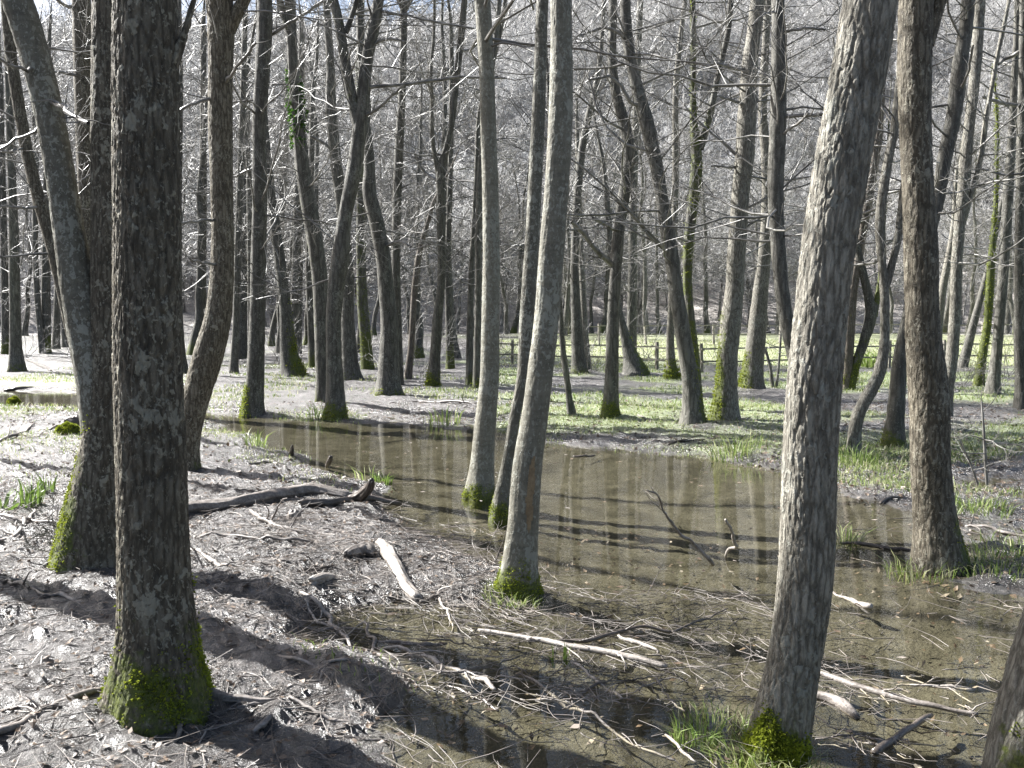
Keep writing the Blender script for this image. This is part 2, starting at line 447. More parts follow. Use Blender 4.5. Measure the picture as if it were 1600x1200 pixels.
# ------------------------------------------------------------------ ground, hillside, water
def build_ground():
    A = math.radians(41)
    ang = np.concatenate([np.linspace(-math.pi, -A, 36, endpoint=False), np.linspace(-A, A, 440), np.linspace(A, math.pi, 37)[1:-1]])
    rad = np.concatenate([np.linspace(0.02, 2.2, 14, endpoint=False), np.geomspace(2.2, 62, 390)])
    rad2 = np.geomspace(62, 330, 100)
    def sheet(name, rr, step=1, mat=GROUND):
        a = ang[::step] if step > 1 else ang
        RR, AA = np.meshgrid(rr, a, indexing='ij')
        X, Y = RR * np.sin(AA), RR * np.cos(AA)
        Z = height(X.ravel(), Y.ravel())
        x, y = X.ravel(), Y.ravel()
        n, m = RR.shape
        i = np.arange(n - 1)[:, None] * m; j = np.arange(m)[None]; j2 = (j + 1) % m
        F = np.stack([i + j, i + m + j, i + m + j2, i + j2], -1).reshape(-1, 4)[:, ::-1]
        sd = signed_dist(POND, x, y)
        # grassy places: the far bank beyond the water and the meadow beyond the fence
        patch = fbm(x * 0.55, y * 0.55, 3.0, 3, 31)
        far_bank = smooth(7.5, 11.5, y) * smooth(-0.5, 0.4, sd) * (0.55 + 0.45 * smooth(-4, 2, x)) * smooth(64, 56, y)
        gr = far_bank * np.clip(0.45 + 1.6 * (patch - 0.42), 0, 1)
        band = smooth(1.4, 0.6, np.abs(y - 23.5 - 0.05 * x)) * smooth(-7, -9, x)          # the bright strip of grass beyond the inlet
        gr = np.maximum(gr, band)
        meadow = smooth(27, 33, y) * smooth(-1, 3, x) * smooth(64, 58, y)
        gr = np.maximum(gr, meadow * 0.95)
        near_tuft = smooth(1.2, 0.0, np.abs(sd)) * smooth(0.55, 0.75, patch) * 0.35
        gr = np.maximum(gr, near_tuft)
        bed = smooth(0.02, -0.03, Z) * smooth(30, 25, y)
        return mesh_from(name, np.stack([x, y, Z], 1), F, mat, True, {"grass": gr, "above": np.maximum(Z, 0), "bed": bed, "meadow": meadow * 0.9})
    o = link("ground", sheet("ground", rad)); o["kind"] = "structure"
    o = link("hillside", sheet("hillside", rad2, 2, HILL)); o["kind"] = "structure"
    # water: one level sheet that the land rises through
    gx, gy = np.meshgrid(np.linspace(-16, 12, 57), np.linspace(1.2, 26, 51), indexing='ij')
    m = gx.shape[1]
    i = np.arange(gx.shape[0] - 1)[:, None] * m; j = np.arange(m - 1)[None]
    Fw = np.stack([i + j, i + m + j, i + m + j + 1, i + j + 1], -1).reshape(-1, 4)
    V = np.stack([gx.ravel(), gy.ravel(), np.zeros(gx.size)], 1)
    c = V[Fw].mean(1)
    keep = signed_dist(POND, c[:, 0], c[:, 1]) < 1.4
    keep |= signed_dist(MARSH, c[:, 0], c[:, 1]) < 0.6
    keep |= signed_dist(SPUR, c[:, 0], c[:, 1]) < 0.4
    o = link("water", mesh_from("water", V, Fw[keep], WATER, True)); o["kind"] = "structure"
build_ground()

# ------------------------------------------------------------------ trees
def resample(pts, n):
    pts = np.asarray(pts, float)
    s = np.concatenate([[0], np.cumsum(np.linalg.norm(np.diff(pts[:, :3], axis=0), axis=1))])
    t = np.linspace(0, s[-1], n)
    out = np.stack([np.interp(t, s, pts[:, k]) for k in range(pts.shape[1])], 1)
    # soften the corners
    k = max(1, int(n / (len(pts) * 2.2)))
    if k > 1 and n > 8:
        ker = np.hanning(2 * k + 3)[1:-1]; ker /= ker.sum(); h = len(ker) // 2
        pad = np.concatenate([2 * out[:1] - out[h:0:-1], out, 2 * out[-1:] - out[-2:-h - 2:-1]])
        out = np.stack([np.convolve(pad[:, c], ker, 'valid') for c in range(out.shape[1])], 1)
    return out, t

def stem_surface(path, spacing, sides, seed, rough=0.0, flare=0.0, z0=None, lump=0.05):
    """path (n,4): x,y,z,r -> V, F, theta, z-above-base, centre line; bark relief as real displacement"""
    L = np.linalg.norm(np.diff(path[:, :3], axis=0), axis=1).sum()
    if np.isscalar(spacing):
        n = max(6, int(L / spacing)); C, t = resample(path, n)
    else:                                    # fine below, coarse above
        fine, coarse, zsplit = spacing
        C, t = resample(path, max(40, int(L / fine)))
        keep = [0]
        for i in range(1, len(C)):
            if C[i, 2] < zsplit or (t[i] - t[keep[-1]]) >= coarse or i == len(C) - 1: keep.append(i)
        C, t = C[keep], t[keep]
    n = len(C)
    T = np.gradient(C[:, :3], axis=0); T /= np.linalg.norm(T, axis=1, keepdims=True)
    U = np.cross(np.array([0.0, 1.0, 0.0]), T); U /= np.linalg.norm(U, axis=1, keepdims=True)
    Vv = np.cross(T, U)
    th = np.arange(sides) * 2 * math.pi / sides
    R = C[:, 3][:, None] * np.ones(sides)[None]
    zb = (C[:, 2] - (C[0, 2] if z0 is None else z0))[:, None]
    cx, sx = np.cos(th)[None], np.sin(th)[None]
    q = seed * 3.7
    big = fbm(cx * 1.1 + q, sx * 1.1 + q * .3, t[:, None] * 1.6, 3, seed) - 0.5
    R = R * (1 + lump * 2.2 * big)
    if flare > 0:
        ph = (seed * 1.7) % 6.28
        lob = 0.5 + 0.5 * np.cos(5 * th + ph)[None] * 0.6 + 0.2 * np.cos(3 * th + 2 * ph)[None]
        R = R * (1 + flare * lob * np.exp(-np.maximum(zb, 0) / 0.14))
    if rough > 0:
        r0 = C[:, 3][:, None]
        fx, fy, fz = cx * r0, sx * r0, t[:, None]
        wx = (vnoise(fx * 14, fy * 14, fz * 8, seed + 3) - 0.5) * 1.5; wz = (vnoise(fx * 22, fy * 22, fz * 12, seed + 4) - 0.5) * 1.2
        wx = wx + (vnoise(fx * 5, fy * 5, fz * 2.5, seed + 13) - 0.5) * 5
        gap, cid = cells(fx * 48 + wx, fy * 48 + wx, fz * 9 + wz * 1.6, seed + 5)
        gap2, cid2 = cells(fx * 100 + wz, fy * 100 + wx, fz * 40, seed + 9)
        vary = 0.35 + 1.1 * vnoise(fx * 6, fy * 6, fz * 3, seed + 15)
        b = vnoise(fx * 150, fy * 150, fz * 70, seed + 6)
        R = R + rough * vary * (0.8 * smooth(0.0, 0.22, gap) - 0.4 + 0.35 * (cid - 0.5) + 0.45 * smooth(0, 0.3, gap2) * cid2 + 0.35 * (b - 0.5))
    V = C[:, None, :3] + R[:, :, None] * (cx[..., None] * U[:, None] + sx[..., None] * Vv[:, None])
    i = np.arange(n - 1)[:, None] * sides; j = np.arange(sides)[None]; j2 = (j + 1) % sides
    F = np.stack([i + j, i + j2, i + sides + j2, i + sides + j], -1).reshape(-1, 4)
    N = (cx[..., None] * U[:, None] + sx[..., None] * Vv[:, None]) * np.ones((n, 1, 1))
    return V.reshape(-1, 3), F, np.broadcast_to(th[None], (n, sides)).ravel(), np.broadcast_to(zb, (n, sides)).ravel(), C, N.reshape(-1, 3)

def grow(start, dirs, lens, r0, K, wig, up, rng, tip=0.25):
    N = len(start)
    P = np.empty((N, K + 1, 3)); P[:, 0] = start
    d = dirs.copy()
    for k in range(K):
        d = d + rng.normal(0, wig, (N, 3)); d[:, 2] += up
        d /= np.linalg.norm(d, axis=1, keepdims=True)
        P[:, k + 1] = P[:, k] + d * (lens / K)[:, None]
    R = r0[:, None] * np.linspace(1, tip, K + 1)[None]
    return P, R

def side_shoots(P, R, per, rng, lo=0.2, ang=0.8, lr=(0.3, 0.6), up=0.1, rscale=0.55):
    N, K1, _ = P.shape
    idx = np.repeat(np.arange(N), per); M = len(idx)
    t = rng.uniform(lo, 0.98, M) * (K1 - 1); k = np.minimum(t.astype(int), K1 - 2); f = (t - k)[:, None]
    st = P[idx, k] * (1 - f) + P[idx, k + 1] * f
    r = R[idx, k] * (1 - f[:, 0]) + R[idx, k + 1] * f[:, 0]
    T = P[idx, k + 1] - P[idx, k]; T /= np.linalg.norm(T, axis=1, keepdims=True) + 1e-9
    rnd = rng.normal(0, 1, (M, 3)); rnd[:, 2] *= 0.6
    perp = rnd - (rnd * T).sum(1, keepdims=True) * T; perp /= np.linalg.norm(perp, axis=1, keepdims=True) + 1e-9
    a = rng.normal(ang, 0.2, M)[:, None]
    d = T * np.cos(a) + perp * np.sin(a); d[:, 2] += up
    d /= np.linalg.norm(d, axis=1, keepdims=True)
    L = np.linalg.norm(P[idx, -1] - P[idx, 0], axis=1) * rng.uniform(lr[0], lr[1], M) * (1.15 - 0.5 * t / (K1 - 1))
    return st, d, L, r * rscale

def crown_mesh(C, rng, nb, zmin, mat, ztop_bias=0.0, length=2.2, dens=1.0, rmin=0.0028, twig_k=1.0, name="crown"):
    """side branches, shoots and twigs off the centre line C (x,y,z,r), from height zmin up"""
    z = C[:, 2]
    cand = np.where(z > zmin)[0]
    if len(cand) < 3: cand = np.arange(max(0, len(C) - 4), len(C) - 1)
    zz = np.sort(rng.uniform(z[cand[0]], z[cand[-1]], nb)); i = np.clip(np.searchsorted(z, zz), 1, len(C) - 1)
    st = C[i, :3]; tr = C[i, 3]
    az = rng.uniform(0, 2 * math.pi, nb)
    rel = (zz - zz.min()) / max(0.5, np.ptp(zz))
    el = rng.normal(0.18, 0.25, nb) + 0.75 * rel ** 2
    d = np.stack([np.cos(az) * np.cos(el), np.sin(az) * np.cos(el), np.sin(el)], 1)
    L = 1.3 * length * rng.uniform(0.45, 1.15, nb) * (1 - 0.35 * rel)
    r0 = np.minimum(tr * 0.5, rng.uniform(0.009, 0.02, nb) * (L / 2.0) ** 0.6)
    A = Acc()
    P, R = grow(st, d, L, r0, 7, 0.17, 0.035, rng, 0.22); A.add(*tubes(P, np.maximum(R, rmin), 4))
    s2 = side_shoots(P, R, int(max(2, 6 * dens)), rng, 0.15, 0.8, (0.25, 0.6), 0.05)
    P2, R2 = grow(s2[0], s2[1], s2[2], np.maximum(s2[3], rmin * 1.2), 3, 0.22, 0.03, rng, 0.35); A.add(*tubes(P2, np.maximum(R2, rmin), 3))
    per3 = int(max(2, 5 * dens * twig_k))
    s3 = side_shoots(P2, R2, per3, rng, 0.1, 0.75, (0.25, 0.6), 0.06)
    P3, R3 = grow(s3[0], s3[1], s3[2], np.maximum(s3[3], rmin), 1, 0.18, 0.02, rng, 0.5); A.add(*tubes(P3, np.maximum(R3, rmin * 0.8), 3))
    return A, mat, name

def tufts(points, normals, rng, size, k=3, spread=0.8, hang=0.0):
    """little pointed blades standing off a surface: moss and leaves"""
    N = len(points)
    P = np.repeat(points, k, 0); Nn = np.repeat(normals, k, 0)
    d = Nn + rng.normal(0, spread, (N * k, 3)); d[:, 2] += 0.25 - hang; d /= np.linalg.norm(d, axis=1, keepdims=True)
    sd = np.cross(d, rng.normal(0, 1, (N * k, 3))); sd /= np.linalg.norm(sd, axis=1, keepdims=True) + 1e-9
    s = size * rng.uniform(0.5, 1.4, N * k)[:, None]
    a, b, c = P - sd * s * 0.45 - Nn * 0.002, P + sd * s * 0.45 - Nn * 0.002, P + d * s
    V = np.stack([a, b, c], 1).reshape(-1, 3)
    return V, np.arange(N * k * 3).reshape(-1, 3)

TREES = {}
def extend(path, top, rng, lean=0.35):
    """carry a stem on above the picture's edge to the height `top`"""
    p = [np.array(q) for q in path]
    d = p[-1][:3] - p[max(0, len(p) - 3)][:3]; d /= np.linalg.norm(d)
    z0, r0 = p[-1][2], p[-1][3]
    if top <= z0 + 0.4: return np.array(p)
    n = max(3, int((top - z0) / 0.9)); step = (top - z0) / n
    for k in range(n):
        d = d * (1 - lean * 0.3) + np.array([0, 0, lean * 0.3]) + np.array([rng.normal(0, .06), rng.normal(0, .06), 0]); d /= np.linalg.norm(d)
        q = np.empty(4); q[:3] = p[-1][:3] + d * step / max(0.5, d[2]); q[3] = max(0.012, r0 * (1 - (k + 1) / n * 0.86))
        p.append(q)
    return np.array(p)

def tree(label, pts, bark='far', base=None, moss=0.0, mossdir=None, mossh=0.5, limbs=(), boughs=(), near=0, flare=0.25, top=None, nb=None, zmin=None,
         blen=2.0, tuft=0, ivy=None, scar=None, group=None, name="alder_tree", dens=1.0, depth=None, moss_all=0.0):
    seed = len(TREES) + 1
    rng = np.random.default_rng(seed * 101 + 5)
    g = ground_at(*(base or pts[0][:2])) if depth is None else at_depth(pts[0][0], pts[0][1], depth)
    Y = g[1]
    mats = {'rough': BARK_ROUGH, 'pale': BARK_PALE, 'smooth': BARK_SMOOTH, 'far': BARK_FAR, 'red': BARK_RED}
    path = []
    lean_y = rng.normal(0, 0.03)
    for (x, y, w) in pts:
        p = at_depth(x, y, Y); p[1] += lean_y * max(0, p[2])
        path.append([*p, 0.5 * w * Y / F_PX])
    path = np.array(path)
    origin = np.array([path[0, 0], path[0, 1], g[2]])
    foot = path[0].copy(); foot[2] = min(foot[2], g[2]) - 0.3; foot[3] *= 1.08
    path = np.vstack([foot, path])
    topz = top or rng.uniform(11.5, 15)
    full = extend(path, max(topz, path[-1, 2] + 1.5), rng)
    rt = empty(name, origin)
    TREES[label] = rt
    thing(rt, label, "tree", group)
    zv = 1.75 + 0.40 * Y                                   # height where the picture ends
    if near == 3: spc, sides, rg = (0.0085, 0.12, zv), 180, 0.0065
    elif near == 2: spc, sides, rg = (0.017, 0.2, zv), 76, 0.0065
    elif near == 1: spc, sides, rg = (0.06, 0.3, zv), 20, 0.008
    else: spc, sides, rg = 0.13, 14, 0.0
    if bark == 'smooth': rg *= 0.45
    V, F, th, zb, C, N = stem_surface(full, spc, sides, seed, rg, flare, g[2])
    # moss grows up from the foot, more on one side
    nz = fbm(V[:, 0] * 5, V[:, 1] * 5, V[:, 2] * 4, 3, seed)
    side = 1.0
    if mossdir is not None:
        md = np.array([math.cos(mossdir), math.sin(mossdir)]); side = np.clip(0.35 + 0.9 * (N[:, :2] @ md), 0, 1.2)
    M = moss * smooth(mossh * 1.1, 0.0, zb + (nz - 0.5) * mossh) * side
    if moss_all > 0:
        M = np.maximum(M, moss_all * side * smooth(0.3, 0.6, nz + 0.15))
    link("trunk", mesh_from("trunk", V - origin, F, mats[bark], True, {"moss": M}), rt)
    if scar:                                               # bare wood where the bark has come away
        y0, y1, ax, wd = scar
        zl, zh = at_depth(0, y0, Y)[2], at_depth(0, y1, Y)[2]
        f = (V[:, 2] - zl) / (zh - zl); prof = np.clip(1 - (2 * f - 1) ** 2, 0, 1) ** 0.5
        side_a = (th - ax + PI) % (2 * PI) - PI
        inside = (f > 0) & (f < 1) & (np.abs(side_a + 0.25 * (fbm(V[:, 2] * 9, V[:, 2] * 0, 0, 3, 5) - 0.5)) < wd * prof)
        fs = F[inside[F].all(1)]; used, inv = np.unique(fs, return_inverse=True)
        link("bark_scar", mesh_from("bark_scar", (V + N * 0.004)[used] - origin, inv.reshape(-1, 4), SCAR), rt)
    if tuft:
        pn = fbm(V[:, 0] * 9, V[:, 1] * 9, V[:, 2] * 7, 3, seed + 7)
        ok = np.where((M * 0.9 + (pn - 0.5) * 2.6 > 0.35) & (M > 0.06) & (zb > -0.02) & (V[:, 2] > 0.0))[0]
        if len(ok) > 10:
            wt = np.clip(M[ok] * 0.9 + (pn[ok] - 0.5) * 2.6 - 0.35, 0.02, 1) ** 1.5 * np.clip(M[ok], 0, 1); sel = rng.choice(ok, tuft, p=wt / wt.sum())
            sz = max(0.008, 0.0011 * Y)
            jit = rng.normal(0, sz * 0.9, (tuft, 3))
            tv, tf = tufts(V[sel] + jit - N[sel] * 0.004, N[sel], rng, sz, 4, 0.6)
            o = link("moss", mesh_from("moss", tv - origin, tf, MOSS, False), rt); o["kind"] = "stuff"
    centre = [C]
    for lp in limbs:
        q = []
        for (x, y, w) in lp['p']:
            p = at_depth(x, y, Y); p[1] += lean_y * max(0, p[2])
            q.append([*p, 0.5 * w * Y / F_PX])
        q = np.array(q)
        if lp.get('up', True): q = extend(q, max(topz * 0.9, q[-1, 2] + 1.5), rng)
        sd = {3: 60, 2: 56, 1: 18}.get(near, 10)
        V2, F2, _, zb2, C2, N2 = stem_surface(q, (0.025, 0.2, zv) if near >= 2 else 0.10, sd, seed + 50, rg, 0.0)
        m2 = np.full(len(V2), 0.0)
        if moss_all > 0 or lp.get('moss', 0) > 0:
            nz2 = fbm(V2[:, 0] * 5, V2[:, 1] * 5, V2[:, 2] * 4, 3, seed)
            m2 = max(moss_all, lp.get('moss', 0)) * smooth(0.3, 0.6, nz2 + 0.1) * smooth(lp.get('mlen', 9), 0, zb2)
        link("limb", mesh_from("limb", V2 - origin, F2, mats[lp.get('bark', bark)], True, {"moss": m2}), rt)
        centre.append(C2)
    for bp in boughs:                                      # single branches that stand out in the picture
        q = []
        off = rng.uniform(-0.3, 0.05)
        for k, (x, y, w) in enumerate(bp):
            f = k / (len(bp) - 1); p = at_depth(x, y, Y + off * f * 2)
            q.append([*p, 0.5 * w * Y / F_PX])
        q = np.array(q); cs = np.concatenate(centre); q[0, :3] = cs[np.argmin(np.linalg.norm(cs[:, [0, 2]] - q[0, [0, 2]], axis=1)), :3]
        q, _ = resample(q, 14)
        q[:, :3] += rng.normal(0, 0.006, (14, 3))
        A = Acc(); P = q[None, :, :3]; R = q[None, :, 3]; A.add(*tubes(P, R, 6))
        s2 = side_shoots(P, R, 7, rng, 0.2, 0.8, (0.12, 0.35), 0.1, 0.5); P2, R2 = grow(s2[0], s2[1], s2[2], np.maximum(s2[3], 0.003), 4, 0.2, 0.03, rng); A.add(*tubes(P2, np.maximum(R2, 0.002), 3))
        me = A.mesh("branch", TWIG); me.transform(__import__("mathutils").Matrix.Translation(-Vector(origin))); link("branch", me, rt)
    A = Acc()
    nbt = int(1.6 * (nb if nb is not None else 22))
    zlow = zmin if zmin is not None else (g[2] + 2.2)
    for q in centre:
        share = max(5, int(nbt / len(centre)))
        a, _, _ = crown_mesh(q, rng, share, zlow, TWIG, length=blen, dens=dens, rmin=max(0.0022, 0.00014 * Y))
        A.add(np.concatenate(a.V), np.concatenate(a.F))
    me = A.mesh("crown", TWIG)
    me.transform(__import__("mathutils").Matrix.Translation(-Vector(origin)))
    link("crown", me, rt)
    if ivy:
        y0, y1, num = ivy
        ok = np.where((V[:, 2] > at_depth(0, y0, Y)[2]) & (V[:, 2] < at_depth(0, y1, Y)[2]))[0]
        sel = rng.choice(ok, num)
        dens_i = fbm(V[sel, 0] * 3, V[sel, 1] * 3, V[sel, 2] * 1.2, 2, seed)
        sel = sel[dens_i > 0.53]
        tv, tf = tufts(V[sel] + rng.normal(0, 0.02, (len(sel), 3)) + N[sel] * 0.02, N[sel], rng, 0.045, 3, 0.9)
        me = mesh_from("ivy", tv - origin, tf, IVY, False, {"tone": np.repeat(rng.uniform(0, 1, len(tv) // 3), 3)})
        o = link("ivy", me, rt); o["kind"] = "stuff"
    return rt

# --- the near trees
tree("thick dark trunk spotted with white lichen, mossy flared foot on the mud bank",
     [(243, 1108, 168), (246, 1060, 138), (245, 1000, 117), (238, 900, 107), (234, 800, 105), (231, 700, 104), (225, 600, 101), (222, 450, 98), (220, 300, 96), (217, 150, 95), (215, 0, 94)],
     'rough', base=(243, 1108), moss=0.85, mossh=0.46, near=3, flare=0.16, tuft=3600, nb=24, zmin=4.2, blen=2.6,
     limbs=[dict(p=[(256, 100, 18), (266, 80, 13), (274, 60, 8), (283, 30, 7), (293, 0, 6)])])
tree("twin-stemmed tree with bright moss up its foot, half hidden by the thickest lichen-spotted trunk",
     [(148, 880, 128), (150, 840, 112), (156, 780, 92), (162, 720, 76), (168, 650, 66), (172, 560, 62), (172, 450, 60), (171, 300, 60), (170, 150, 59), (170, 0, 58)],
     'rough', base=(148, 880), moss=1.3, mossdir=PI, mossh=1.0, near=2, flare=0.12, tuft=4500, nb=24, zmin=4.8, blen=2.6,
     limbs=[dict(p=[(160, 690, 62), (150, 600, 60), (128, 500, 55), (110, 400, 46), (95, 300, 42), (77, 200, 41), (54, 100, 43), (22, 0, 44)], bark='smooth')],
     boughs=[[(82, 150, 9), (95, 165, 8), (112, 182, 7), (138, 192, 6)], [(40, 110, 6), (20, 105, 5), (0, 95, 4)], [(60, 190, 5), (0, 235, 4), (-40, 250, 3)]])
tree("grey tree curving out of the bank beside the thickest trunk, foot bent towards it",
     [(294, 733, 34), (294, 700, 28), (297, 660, 36), (309, 605, 42), (325, 550, 46), (338, 500, 40), (344, 430, 35), (344, 360, 33), (341, 300, 33), (338, 200, 36), (337, 100, 36), (338, 30, 40)],
     'rough', moss=0.5, mossh=0.3, near=2, flare=0.25, nb=34, zmin=2.6, blen=2.0,
     limbs=[dict(p=[(345, 45, 24), (356, 22, 20), (368, 0, 18)])],
     boughs=[[(330, 145, 6), (300, 162, 5), (262, 186, 4)], [(350, 130, 6), (370, 105, 5), (400, 66, 4)], [(328, 340, 5), (305, 345, 4), (272, 350, 3)], [(328, 412, 5), (312, 410, 4), (296, 406, 3)]])
tree("pale lichen-flecked centre tree with an ochre scar and a grassy mossy foot in the water",
     [(808, 922, 66), (811, 880, 54), (817, 830, 48), (820, 780, 47), (824, 720, 47), (836, 650, 41), (842, 600, 40), (854, 500, 37), (861, 400, 39), (869, 300, 36), (875, 200, 37), (877, 100, 33), (876, 0, 31)],
     'smooth', moss=1.3, mossh=0.26, near=2, flare=0.2, tuft=2600, nb=22, zmin=4.2, blen=2.2, scar=(830, 705, -1.25, 0.30))
tree("grey tree rising from the water with its dark mossy foot widest of the midstream pair",
     [(749, 777, 48), (753, 740, 38), (755, 700, 34), (759, 650, 33), (765, 600, 30), (766, 500, 28), (768, 400, 26), (766, 300, 25), (763, 200, 24), (760, 100, 23), (754, 0, 24)],
     'smooth', moss=0.9, mossh=0.22, near=2, flare=0.25, tuft=600, nb=26, zmin=4.0, blen=2.0)
tree("slimmer dark tree close behind the scarred centre tree, foot leaning towards the water",
     [(781, 812, 34), (781, 790, 28), (788, 750, 19), (797, 700, 17), (804, 650, 17), (817, 600, 18), (823, 500, 23), (830, 400, 22), (836, 300, 21), (841, 200, 21), (845, 100, 19), (848, 0, 18)],
     'smooth', moss=1.0, mossh=0.25, near=2, flare=0.2, tuft=700, nb=22, zmin=3.8, blen=2.0)
tree("big leaning furrowed tree sunlit down one side, its grassy foot in the shallow water",
     [(1213, 1172, 96), (1222, 1120, 86), (1234, 1060, 80), (1243, 1000, 78), (1254, 900, 82), (1256, 800, 82), (1257, 700, 80), (1261, 600, 78), (1269, 500, 75), (1278, 400, 75), (1292, 300, 76), (1308, 200, 75), (1325, 100, 73), (1339, 0, 74)],
     'pale', moss=1.2, mossdir=-PI * 0.72, mossh=0.22, near=3, flare=0.12, tuft=3600, nb=22, zmin=4.2, blen=2.4)
tree("tall dark tree with broken bark at its wide foot by the marshy pond edge",
     [(1468, 888, 84), (1465, 860, 74), (1461, 810, 62), (1455, 750, 57), (1452, 700, 57), (1454, 650, 57), (1450, 600, 58), (1443, 540, 52), (1440, 480, 48), (1439, 400, 49), (1434, 300, 44), (1429, 200, 45), (1428, 100, 47), (1430, 0, 48)],
     'rough', moss=0.8, mossdir=0.1, mossh=0.7, near=2, flare=0.16, tuft=900, nb=24, zmin=4.2, blen=2.4,
     limbs=[dict(p=[(1444, 70, 26), (1456, 40, 20), (1464, 18, 17), (1472, -10, 16)])])
tree("mossy leaning trunk cut off by the lower corner of the picture",
     [(1612, 1262, 150), (1614, 1200, 140), (1621, 1150, 134), (1637, 1080, 128), (1660, 1000, 124), (1690, 900, 120), (1740, 700, 116), (1790, 500, 112)],
     'pale', moss=1.0, mossdir=-PI / 2, mossh=0.45, near=2, flare=0.1, tuft=2500, nb=18, zmin=4.4, blen=2.2)

# --- trees of the far bank and round the pond
T = tree
T("tree with a bright green mossy foot at the far shore beyond the bent-footed bank tree", [(395, 648, 36), (398, 620, 29), (400, 580, 27), (404, 500, 24), (407, 400, 23), (410, 300, 21), (410, 200, 20), (416, 120, 22), (421, 50, 22), (421, 0, 22)],
  'far', moss=1.3, mossh=0.7, mossdir=PI, near=1, tuft=700, nb=34, blen=2.2, boughs=[[(408, 62, 6), (422, 56, 5), (450, 38, 5), (505, 2, 4)], [(400, 262, 5), (380, 270, 4), (350, 282, 3)]])
T("ivy-hung leaning tree, its foot hidden beside the Y-forked tree", [(506, 628, 26), (505, 580, 24), (503, 500, 24), (500, 440, 24), (494, 390, 24), (484, 330, 25), (473, 270, 21), (466, 200, 20), (460, 140, 17), (456, 90, 15), (452, 0, 16)],
  'far', moss=0.9, mossdir=PI, near=1, nb=30, moss_all=0.35, ivy=(230, 60, 700), limbs=[dict(p=[(455, 60, 14), (446, 30, 11), (436, 0, 10)])])
T("Y-forked tree with a green mossy foot standing at the water's far edge", [(525, 655, 36), (524, 620, 29), (522, 560, 24), (521, 500, 23), (526, 440, 26), (533, 400, 27), (537, 350, 21), (545, 310, 21), (555, 260, 23), (561, 210, 22), (568, 160, 20), (571, 110, 18), (578, 70, 18), (586, 35, 19), (592, 0, 16)],
  'far', moss=1.2, mossh=0.5, near=1, tuft=700, nb=40, blen=2.2, limbs=[dict(p=[(560, 200, 18), (554, 170, 15), (544, 120, 15), (537, 80, 15), (531, 40, 14), (521, 0, 14)], moss=0.4), dict(p=[(541, 52, 8), (548, 35, 7), (555, 10, 7)])],
  boughs=[[(577, 139, 6), (620, 133, 5), (670, 127, 5), (720, 120, 4), (790, 122, 3)], [(596, 20, 5), (640, 25, 4), (690, 36, 4), (745, 46, 3)], [(574, 190, 5), (598, 165, 4), (630, 132, 3)], [(582, 75, 5), (600, 60, 4), (632, 64, 3)]])
T("stout tree with a broad stump-like foot just past the Y-forked tree", [(607, 617, 46), (607, 595, 36), (608, 550, 30), (608, 500, 26), (603, 450, 24), (598, 400, 23), (589, 350, 23), (575, 300, 22), (577, 255, 16), (572, 210, 15), (566, 150, 13), (562, 60, 12), (560, 0, 10)],
  'far', moss=0.7, mossh=0.4, near=1, nb=26, tuft=200, boughs=[[(603, 386, 5), (614, 379, 4), (627, 377, 4), (643, 386, 3)]])
T("straight slender grey tree close behind the stout-footed tree, forked at the top", [(622, 600, 18), (621, 500, 14), (619, 400, 13), (622, 300, 14), (625, 230, 14), (630, 150, 11), (632, 80, 11), (633, 20, 11)],
  'far', nb=30, limbs=[dict(p=[(634, 22, 8), (643, 8, 6), (655, -8, 6)]), dict(p=[(631, 20, 8), (624, 5, 6), (617, -10, 6)])])
T("grey tree with a wide pale foot between the Y-forked and the stout-footed tree", [(549, 593, 34), (547, 570, 26), (544, 500, 20), (545, 430, 18), (540, 360, 16), (532, 290, 17), (525, 230, 17), (520, 170, 17), (521, 110, 12), (517, 50, 11), (514, 0, 10)],
  'far', moss=0.5, nb=26, near=1, boughs=[[(518, 240, 5), (500, 220, 5), (485, 213, 4)]])
T("leaning tree with one mossy flank, foot swept towards the pond behind the green-footed tree", [(459, 587, 38), (450, 550, 25), (447, 500, 20), (442, 450, 16), (435, 400, 17), (428, 350, 15), (421, 300, 14), (414, 240, 13), (408, 170, 12), (404, 80, 11), (400, 0, 10)],
  'far', moss=1.2, mossdir=0.0, mossh=2.2, near=1, tuft=500, nb=24, group=None)
T("mossy dark tree showing between the wide pale foot and the stout-footed tree", [(575, 577, 20), (572, 540, 18), (566, 480, 17), (563, 400, 15), (562, 320, 12), (560, 200, 11), (558, 80, 9)],
  'far', moss=1.1, mossh=3.0, nb=22, moss_all=0.55, tuft=200)
T("thin crooked reddish dead stem leaning between the stout-footed and the two-armed tree", [(637, 592, 13), (642, 545, 10), (645, 490, 10), (647, 450, 10), (652, 405, 9), (660, 370, 8), (668, 345, 7), (676, 315, 6)],
  'red', nb=8, top=4.2, zmin=2.0, blen=0.9)
T("slim tree parting into two arms at mid height, green moss at its foot", [(676, 602, 22), (680, 560, 17), (684, 500, 15), (690, 450, 12), (692, 400, 13), (690, 350, 13), (691, 300, 15), (690, 270, 14), (699, 240, 10), (709, 195, 9), (716, 130, 9), (722, 80, 10), (727, 30, 9), (729, 0, 8)],
  'far', moss=1.2, mossh=0.6, near=1, tuft=350, nb=34, limbs=[dict(p=[(688, 275, 9), (680, 245, 6), (677, 200, 6), (678, 150, 5), (676, 125, 5)])],
  boughs=[[(688, 290, 5), (665, 270, 5), (655, 258, 4), (650, 240, 3)], [(720, 90, 5), (735, 78, 4), (750, 65, 3)]])
T("thin mossy tree hugging the two-armed tree from behind", [(704, 576, 14), (702, 500, 11), (700, 420, 10), (703, 340, 9), (706, 240, 8), (708, 100, 7)], 'far', moss=1.0, mossh=1.4, nb=18, moss_all=0.3)
